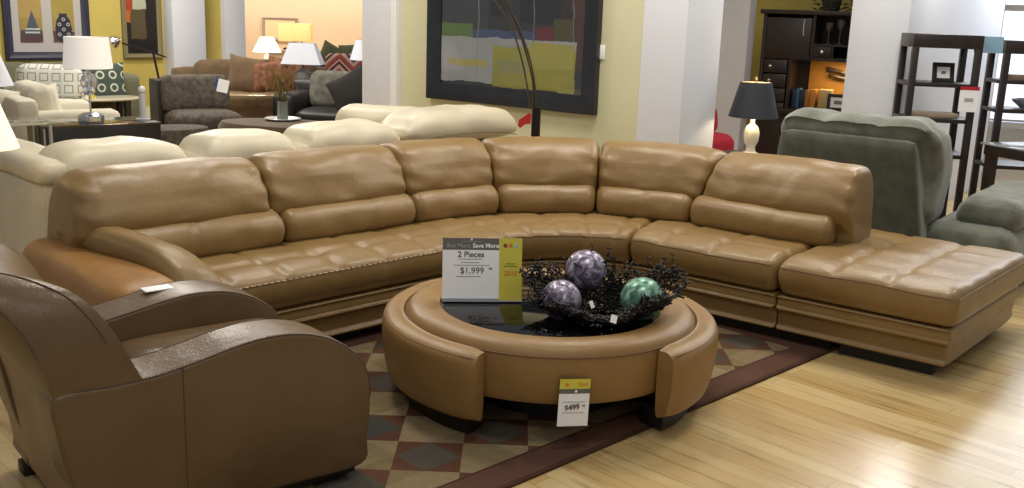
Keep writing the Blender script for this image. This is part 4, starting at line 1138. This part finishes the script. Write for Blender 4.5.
a, b = A(262, 40, 19.42), A(297, 18, 19.42)
mr = oriented('wall_frame', 'thin rectangular metal frame on the peach wall behind the twin amber lamp', 'frame', (a.x, 19.49, a.z), 0)
frame_part(mr, b.x - a.x, b.z - a.z, .05, .03, mat('silver_frame', 'a39684', .4)); MB().box(.04, b.x - a.x - .04, -.012, 0, .04, b.z - a.z - .04).build('panel', mat('pale_panel', 'f0d6a8', .4), mr)
# zigzag and green sofas further back
zz = pattern_mat('zigzag_weave', '8c4038', 'a89184', .21, 'zigzag')
zs = oriented('zigzag_sofa', 'sofa with red and taupe zigzag back cushions behind the black sofa', 'sofa', (A(305, 80, 14.3).x, 14.0, 0), R(-4))
upholstered(zs, 1.9, .9, mat('dark_brown_fabric', '3a2c26', .9), nb=2, ns=2, bm=zz, back_h=.84, armh=.6)
gs = oriented('green_sofa', 'dark green sofa with loose cushions in front of the peach wall', 'sofa', (A(322, 60, 16).x, 15.6, 0), R(-4))
dg_ = mat('dark_green_fabric', '4a4c33', .9, c2='3f4230', scale=5)
upholstered(gs, 2.0, .95, dg_, nb=2, ns=2, back_h=.84)
throw(333, 60, 15.8, .5, .46, dg_, 'dark green pillow leaning at the left of the green sofa', 0, -12, 25)
throw(357, 58, 15.8, .55, .46, dg_, 'dark green pillow at the right of the green sofa by the column', 0, -12, -8)
c = A(363, 60, 12.0); stand('end_table', 'dark end table half hidden behind the white column', 'end table', (c.x, c.y, 0), .45, .45, .55, espresso)
simple_lamp('table_lamp', 'cool white lampshade half hidden by the left edge of the white column', 364, 40, 60, 14, 8, 12.0, .55, shade_cool, mat('grey_ceramic_b', '6d6a68', .5), .07)

# ================================================================== right background
# black shaded lamp on an end table
lpY = 6.95; c = A(753, 118, lpY)
stand('end_table', 'dark end table behind the tan sectional under the black shaded lamp', 'end table', (c.x - .05, c.y + .05, 0), .34, .34, .62, espresso, HB)
bl = oriented('black_lamp', 'lit table lamp with black tapered shade behind the tan sectional', 'table lamp', (c.x, c.y, .62), 0)
z0 = A(753, 117, lpY).z - .62; z1 = A(757, 82, lpY).z - .62; s = lpY / 1000
bs = MB().lathe([(24.5 * s, z0), (15.5 * s, z1), (15.5 * s - .003, z1), (24.5 * s - .003, z0)], 40, close=True)
bs.build('lamp_shade', mat('black_shade', '20242b', .6), bl)
MB().lathe([(24.3 * s - .003, z0 + .003), (15.3 * s - .003, z1 - .003), (15.2 * s - .006, z1 - .003), (24.2 * s - .006, z0 + .003)], 40, close=True).build('shade_lining', mat('gold_lining', 'f0e2c0', .5), bl)
MB().lathe([(0, 0), (.06, 0), (.062, .015), (.035, .03), (.03, .06), (.05, .10), (.055, .16), (.04, .20), (.018, .22), (.016, .25), (0, .25)], 28).build('base', mat('ivory_ceramic', 'efe4d2', .25), bl)
MB().cyl((0, 0, .24), (0, 0, z1 + .02), .006).build('stem', mat('brass', 'c9a45a', .25, metal=1), bl)
MB().lathe([(.028 * math.sin(math.pi * k / 10), (z0 + z1) / 2 - .035 * math.cos(math.pi * k / 10)) for k in range(11)], 16).build('bulb', mat('lit_bulb', 'fff4dc', .4, emit='fff0d0', es=7), bl)
MB().lathe([(0, z1 + .015), (.012, z1 + .02), (.009, z1 + .035), (0, z1 + .04)], 12).build('finial', mat('brass_b', 'd9c08a', .25, metal=1), bl)
pl = bpy.data.lights.new('lamp_bulb_light', 'POINT'); pl.energy = 2.5; pl.color = (1, .86, .62); pl.shadow_soft_size = .03
po = bpy.data.objects.new('lamp_bulb_light', pl); COL.objects.link(po); po.location = (c.x + .0, c.y - .05, .62 + (z0 + z1) / 2 - .05)
# red chair in the gap
c = A(722, 150, 8.0)
rc = oriented('red_chair', 'red upholstered chair glimpsed between the white column and the black lamp', 'chair', (c.x - .38, c.y - .15, 0), R(30))
upholstered(rc, .62, .62, mat('red_fabric', 'a0142a', .8, c2='b01c34', scale=6), nb=1, ns=1, arms=(0, 0), back_h=.80, lean=.08, seat_h=.60)

# hutch
HY = 9.4; hl = A(762, 20, HY); hz = A(765, 9, HY).z
hu = oriented('hutch', 'tall espresso wood desk hutch with lit orange niche behind the green recliner', 'hutch', (hl.x + .015, hl.y, 0), R(-24))
hw = 1.16; hd2 = .5
k_ = HY / 1000 * 1.07
dz = lambda py: hz - (py - 10) * HY / 1000 * 1.0
zu0 = dz(57); zd = dz(45)
MB().box(-.03, hw + .03, -.04, hd2, hz - .04, hz, bev=.008).build('cornice', espresso, hu)
MB().box(0, hw, hd2 - .02, hd2, .0, hz - .04).build('back_panel', espresso_in, hu)
for x in (0, hw - .03): MB().box(x, x + .03, 0, hd2, 0, hz - .04, bev=.003).build('side_panel', espresso, hu)
xm = .26; xc = .44
MB().box(.03, hw - .03, 0, hd2 - .02, zu0, zu0 + .03).build('shelf', espresso, hu)
MB().box(xc, xc + .025, 0, hd2 - .02, zu0, hz - .04).build('divider', espresso, hu)
d1 = MB().box(.035, xc - .005, -.02, 0, zu0 + .01, hz - .07, bev=.004).build('door', espresso, hu)
MB().tube(spline([V((xc - .07, -.02, zu0 + .22)), V((xc - .07, -.05, zu0 + .27)), V((xc - .07, -.05, zu0 + .31)), V((xc - .07, -.02, zu0 + .36))], 4), .008, 8).build('handle', chrome, d1)
zs_ = zu0 + .13
MB().box(xc + .025, hw - .03, 0, hd2 - .02, zs_, zs_ + .02).build('shelf', espresso, hu)
d2 = MB().box(xc + .03, xc + .18, -.015, .01, zu0 + .035, zs_ - .004, bev=.003).build('drawer', espresso, hu); MB().lathe([(.006, 0), (.012, .012), (.014, .02), (0, .024)], 14, M=T(V((xc + .105, -.015, zu0 + .08))) @ RX(math.pi / 2)).build('knob', chrome, d2)
for x in (xc + .185, xc + .32, xc + .45): MB().box(x, x + .015, 0, hd2 - .02, zu0 + .03, zs_).build('divider', espresso, hu)
# narrow column of small drawers at left, lower niche
MB().box(xm, xm + .025, 0, hd2 - .02, .76, zu0).build('divider', espresso, hu)
for i in range(4):
    z = zu0 - .13 * (i + 1); d = MB().box(.04, xm - .01, -.015, .02, z + .006, z + .124, bev=.003).build('drawer', espresso, hu)
    MB().lathe([(.006, 0), (.012, .012), (.014, .02), (0, .024)], 14, M=T(V((.10, -.015, z + .065))) @ RX(math.pi / 2)).build('knob', chrome, d)
MB().box(xm + .13, hw - .03, hd2 - .04, hd2 - .02, .80, zu0).build('niche_panel', mat('orange_niche', 'c98a34', .6), hu, label='orange lit niche panel')
MB().box(.03, hw - .03, -.12, hd2 - .02, .72, .76, bev=.004).build('desk_top', espresso, hu)
for x0, x1 in ((.03, .42), (.74, hw - .03)): MB().box(x0, x1, 0, hd2 - .02, .04, .72, bev=.003).build('pedestal', espresso, hu)
HM = hu.matrix_basis
hp_ = lambda x, y, z: HM @ V((x, y, z))
pl = bpy.data.lights.new('niche_light', 'AREA'); pl.energy = 3.5; pl.size = .4; pl.color = (1, .78, .45); pl.shape = 'RECTANGLE'; pl.size_y = .1
po = bpy.data.objects.new('niche_light', pl); COL.objects.link(po); po.location = hp_(.75, .2, zu0 - .01)
def book(x, h, w, m, lab):
    o = MB().box(0, w, 0, .17, 0, h, bev=.003).box(.003, w - .003, .005, .172, .003, h - .004).build('book', m); o.location = hp_(x, .10, .762); o.rotation_euler = (0, 0, R(-24)); tag(o, lab, 'book', 'books in the hutch niche'); return o
zb_ = dz(86) - .762
for x, h, w, cc, lab in ((.30, zb_ + .0, .035, '22304a', 'dark navy book, leftmost of the books in the hutch niche'), (.338, zb_ + .01, .03, '3d6a86', 'blue book second from left in the hutch niche'), (.372, zb_ + .0, .04, '1f2c44', 'navy book third from left in the hutch niche'), (.418, zb_ - .005, .04, 'b0702c', 'orange brown book in the hutch niche'), (.462, zb_ + .005, .05, 'd08a3a', 'amber book left of the cream book in the hutch niche'), (.54, zb_ + .01, .11, 'd2b47c', 'wide cream book at the right end of the books in the hutch niche')):
    book(x, h, w, mat('book_' + cc, cc, .6), lab)
def goblet(x, h, lab):
    o = MB().lathe([(0, 0), (.032, 0), (.03, .006), (.006, .012), (.005, h * .5), (.008, h * .55), (.03, h * .7), (.036, h * .95), (.034, h), (.031, h), (.03, h * .75), (0, h * .58)], 20).build('goblet', mat('goblet_glass', '8d887e', .15, trans=.6)); o.location = hp_(x, .12, zs_ + .0205); tag(o, lab, 'glass', 'stemware in the hutch'); return o
goblet(xc + .13, .19, 'clear stemmed glass on the hutch shelf beside the door, leftmost'); goblet(xc + .23, .22, 'tall clear stemmed glass in the middle of the hutch shelf'); goblet(xc + .34, .16, 'short clear stemmed glass at the right of the hutch shelf')
o = MB().tube(spline([V((0, 0, .04)), V((.06, -.01, .03)), V((.14, -.01, .01)), V((.2, 0, -.02))], 5), .022, 8, r1=.012).tube(spline([V((.02, -.01, -.01)), V((.1, -.02, -.03)), V((.19, -.01, -.045))], 5), .014, 8).build('niche_ornament', mat('pewter', '5a4c40', .35, metal=.5)); o.location = hp_(.50 + .05, hd2 - .064, dz(70)); o.rotation_euler = (0, 0, R(-24))
tag(o, 'pewter curved ornament mounted on the orange back of the hutch niche', 'ornament')
def photo_frame(name, label, p, rz, w, h, cat='picture frame', group=None):
    o = oriented(name, label, cat, p, rz, group)
    L_ = RX(R(-12)); ri = []
    for e, yy in ((0, .012), (0, -.006), (.012, -.009), (.028, -.004), (.03, .0)): ri.append([L_ @ V((-w / 2 + e, yy, e)), L_ @ V((w / 2 - e, yy, e)), L_ @ V((w / 2 - e, yy, h - e)), L_ @ V((-w / 2 + e, yy, h - e))])
    MB().loft(ri, cap=False).build('frame', black, o); MB().box(-w / 2 + .026, w / 2 - .026, .0, .01, .026, h - .026, M=L_).build('mat_board', paper, o); MB().box(-w / 2 + .06, w / 2 - .06, -.002, .002, .06, h - .06, M=L_).build('photo', mat('grey_photo', '77777c', .5), o)
    MB().box(-.02, .02, .01, .10, 0, .006).box(-.02, .02, .0, .012, 0, h * .6, M=T(V((0, .095, 0))) @ RX(R(25))).build('stand', black, o)
    return o
photo_frame('photo_frame', 'small dark photo frame on the desk of the hutch', tuple(hp_(.72, .06, .762)), R(-20), .19, dz(94) - .762 + .06)
# plants on the hutch
pp = oriented('potted_plant', 'trailing green plant on top of the espresso hutch', 'plant', hp_(.56, .2, hz), 0)
MB().lathe([(0, 0), (.07, 0), (.09, .10), (.085, .10), (.07, .015), (0, .015)], 20).build('pot', mat('dark_pot', '2b2a22', .6), pp)
mb = MB(); rnd = random.Random(5)
for i in range(70):
    a = rnd.uniform(0, 6.28); r_ = rnd.uniform(.03, .19); z = rnd.uniform(.02, .22); c = V((r_ * math.cos(a), r_ * math.sin(a) * .6, max(.012, z - r_ * .4)))
    u = V((math.cos(a), math.sin(a), rnd.uniform(-.3, .6))).normalized() * .03; n = u.cross(V((0, 0, 1))).normalized() * .014; up = V((0, 0, .008))
    q = [c - u, c + n + up, c + u, c - n + up]; vs_ = [mb.bm.verts.new(p) for p in q] + [mb.bm.verts.new(p + V((0, 0, .003))) for p in q]
    mb.face(vs_[:4]); mb.face(vs_[4:][::-1])
    for j in range(4): mb.face((vs_[j], vs_[(j + 1) % 4], vs_[4 + (j + 1) % 4], vs_[4 + j]))
mb.build('leaves', mat('dark_leaf', '2f3f22', .6), pp, sharp=0)
o = MB().lathe([(0, 0), (.10, 0), (.14, .10), (.15, .2), (.14, .2), (.125, .1), (.09, .015), (0, .015)], 24).build('clay_pot', mat('clay_brown', '6d4f36', .7)); o.location = hp_(.86, .2, hz); tag(o, 'brown pot on the right end of the espresso hutch top', 'pot')

# green recliner, back toward the camera
GR = V((2.27, 5.62, 0)); GW = .84
gr = oriented('green_recliner', 'sage green plush recliner seen from behind, beyond the tan chaise', 'recliner', GR - gb * GW, HB)
zr0, zr1 = A(925, 143, GR.y).z, A(925, 143, GR.y).z
# local: x right, y away from the camera; rear face at y=0
def fr(o, p): return V((o.x - .14 * p.x * (o.z - .25), o.y - .10 * (o.z + .3), o.z))
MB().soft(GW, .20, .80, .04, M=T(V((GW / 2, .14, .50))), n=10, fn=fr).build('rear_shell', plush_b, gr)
def f(o, p):
    x = o.x; lobe = abs(math.sin((x / (GW + .08) + .5) * 3 * math.pi)) ** .45
    z = o.z - .022 * (1 - lobe) * max(0, p.z + .2)
    y = o.y - .12 * max(0, p.z) ** 2 + .035 * math.sin((o.z + .1) * 15) + .02 * (1 - lobe) * (1 if p.y > 0 else -.5)
    return V((x, y + .012 * noise.noise(V((x * 7, o.z * 7, 1))), z + .014 * noise.noise(V((x * 9, o.y * 9, 4)))))
MB().soft(GW + .10, .40, .66, .13, M=T(V((GW / 2 + .02, .31, .69))), n=30, fn=f, puffxy=.015).build('back_pillow', plush, gr)
MB().soft(GW - .3, .72, .26, .1, M=T(V((GW / 2, .66, .36))), n=8, puff=.02).build('seat_cushion', plush, gr)
for x in (-.22, GW + .26):
    MB().soft(.50, 1.2, .40, .10, M=T(V((x, .76, .23)))).build('arm', plush, gr)
    MB().soft(.36, 1.1, .18, .085, M=T(V((x + (.07 if x > 0 else -.07), .86, .475))), n=10, wr=.014, puff=.012).build('arm_pad', plush, gr)
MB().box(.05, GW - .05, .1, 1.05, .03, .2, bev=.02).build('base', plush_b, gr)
for x in (.12, GW - .12):
    for y in (.15, .95): MB().box(x - .03, x + .03, y - .03, y + .03, 0, .04).build('foot', black, gr)

# open shelf units
def shelf_unit(name, label, pl, pr, Y, ztop, levels, depth=.36, rz=0, w=None):
    a = A(pl + 9, 40, Y); b = A(pr + 4, 40, Y); w = w or (b - a).length
    o = oriented(name, label, 'shelf unit', (a.x, a.y, 0), rz, 'open shelf units')
    pt = .045
    MB().box(0, w, 0, depth, ztop - .095, ztop, bev=.004).build('top', espresso, o)
    for x in (0, w - pt):
        for y in (0, depth - pt): MB().box(x, x + pt, y, y + pt, 0, ztop - .09, bev=.003).build('post', espresso, o)
    for z in levels: MB().box(.0, w, .01, depth - .01, z - .028, z, bev=.003).build('shelf', espresso, o)
    return o
E1Y = 7.15; zt1 = A(905, 33, E1Y).z
lv = [A(930, 82, E1Y + .1).z, A(930, 117, E1Y + .1).z, A(930, 152, E1Y + .1).z, .12]
E1R = R(-8)
e1 = shelf_unit('shelf_unit', 'espresso open shelf unit holding a photo frame, right behind the green recliner', 905, 977, E1Y, zt1, lv, rz=E1R, depth=.40)
EM = e1.matrix_basis
photo_frame('photo_frame', 'small black photo frame on the upper shelf of the open shelf unit', tuple(EM @ V((.27, .16, lv[0]))), R(-4), .15, .14)
o = MB().box(-.14, .14, -.1, .1, 0, .03, bev=.004).build('tan_tray', mat('tan_tray', 'a8977c', .6)); o.location = EM @ V((.25, .2, lv[1])); o.rotation_euler = (0, 0, E1R); tag(o, 'tan tray on the second level of the open shelf unit', 'tray')
o = oriented('hanging_price_tag', 'white price tag with red top hanging on the right post of the open shelf unit', 'price tag', A(967, 112, E1Y - .12), R(-4))
MB().box(-.065, .065, -.001, .001, 0, .17).build('card', paper, o); MB().box(-.065, .065, -.002, .0012, .15, .175).build('red_band', redm, o)
MB().box(-.03, .03, -.0025, .001, .07, .095).build('printed_price', ink_l, o)
e2 = shelf_unit('shelf_unit', 'second espresso open shelf unit cut off by the right edge of the picture', 998, 1075, E1Y + .25, A(1000, 40, E1Y + .25).z, [A(1010, 80, E1Y + .3).z, A(1010, 109, E1Y + .3).z, .55, .12], rz=R(-6), depth=.36)
o = MB().box(0, .19, -.004, .004, -.115, .0).build('blue_sheet', mat('pale_blue_card', '8fb4cc', .6)); a = A(976, 36, E1Y + .1); o.location = (a.x + .0, a.y, a.z); o.rotation_euler = (0, 0, R(-8)); tag(o, 'pale blue card bridging the tops of the two open shelf units', 'card')
M2 = e2.matrix_basis
o = MB().lathe([(0, 0), (.05, 0), (.11, .05), (.12, .07), (.11, .07), (.05, .012), (0, .012)], 24).build('glass_bowl', mat('pale_bowl', 'b9c0c4', .2, trans=.4)); o.location = M2 @ V((.28, .18, A(1010, 109, E1Y + .3).z)); tag(o, 'pale glass bowl on a shelf of the second open shelf unit at the right edge', 'bowl')
o = MB().box(-.2, .2, -.1, .1, 0, .035, bev=.004).build('tan_tray', mat('tan_tray_b', 'a08a70', .6)); o.location = M2 @ V((.3, .2, A(1010, 80, E1Y + .3).z)); tag(o, 'tan tray on the upper shelf of the second open shelf unit at the right edge', 'tray')
# glass-top dark table at right edge, in front of the second unit
p = A(1030, 150, 6.75); dt = oriented('dark_bench_table', 'dark wood table with glass top at the right edge beside the green recliner', 'table', (p.x, p.y, 0), R(20))
zt = p.z
MB().box(-.10, .9, -.3, .3, zt - .07, zt, bev=.006).build('apron', espresso, dt); MB().box(-.12, .92, -.32, .32, zt, zt + .012, bev=.003).build('table_top', mat('grey_glass', 'a5acb2', .1, trans=.3), dt)
for x in (-.06, .86):
    for y in (-.26, .26): MB().box(x - .03, x + .03, y - .03, y + .03, 0, zt - .07).build('leg', espresso, dt)
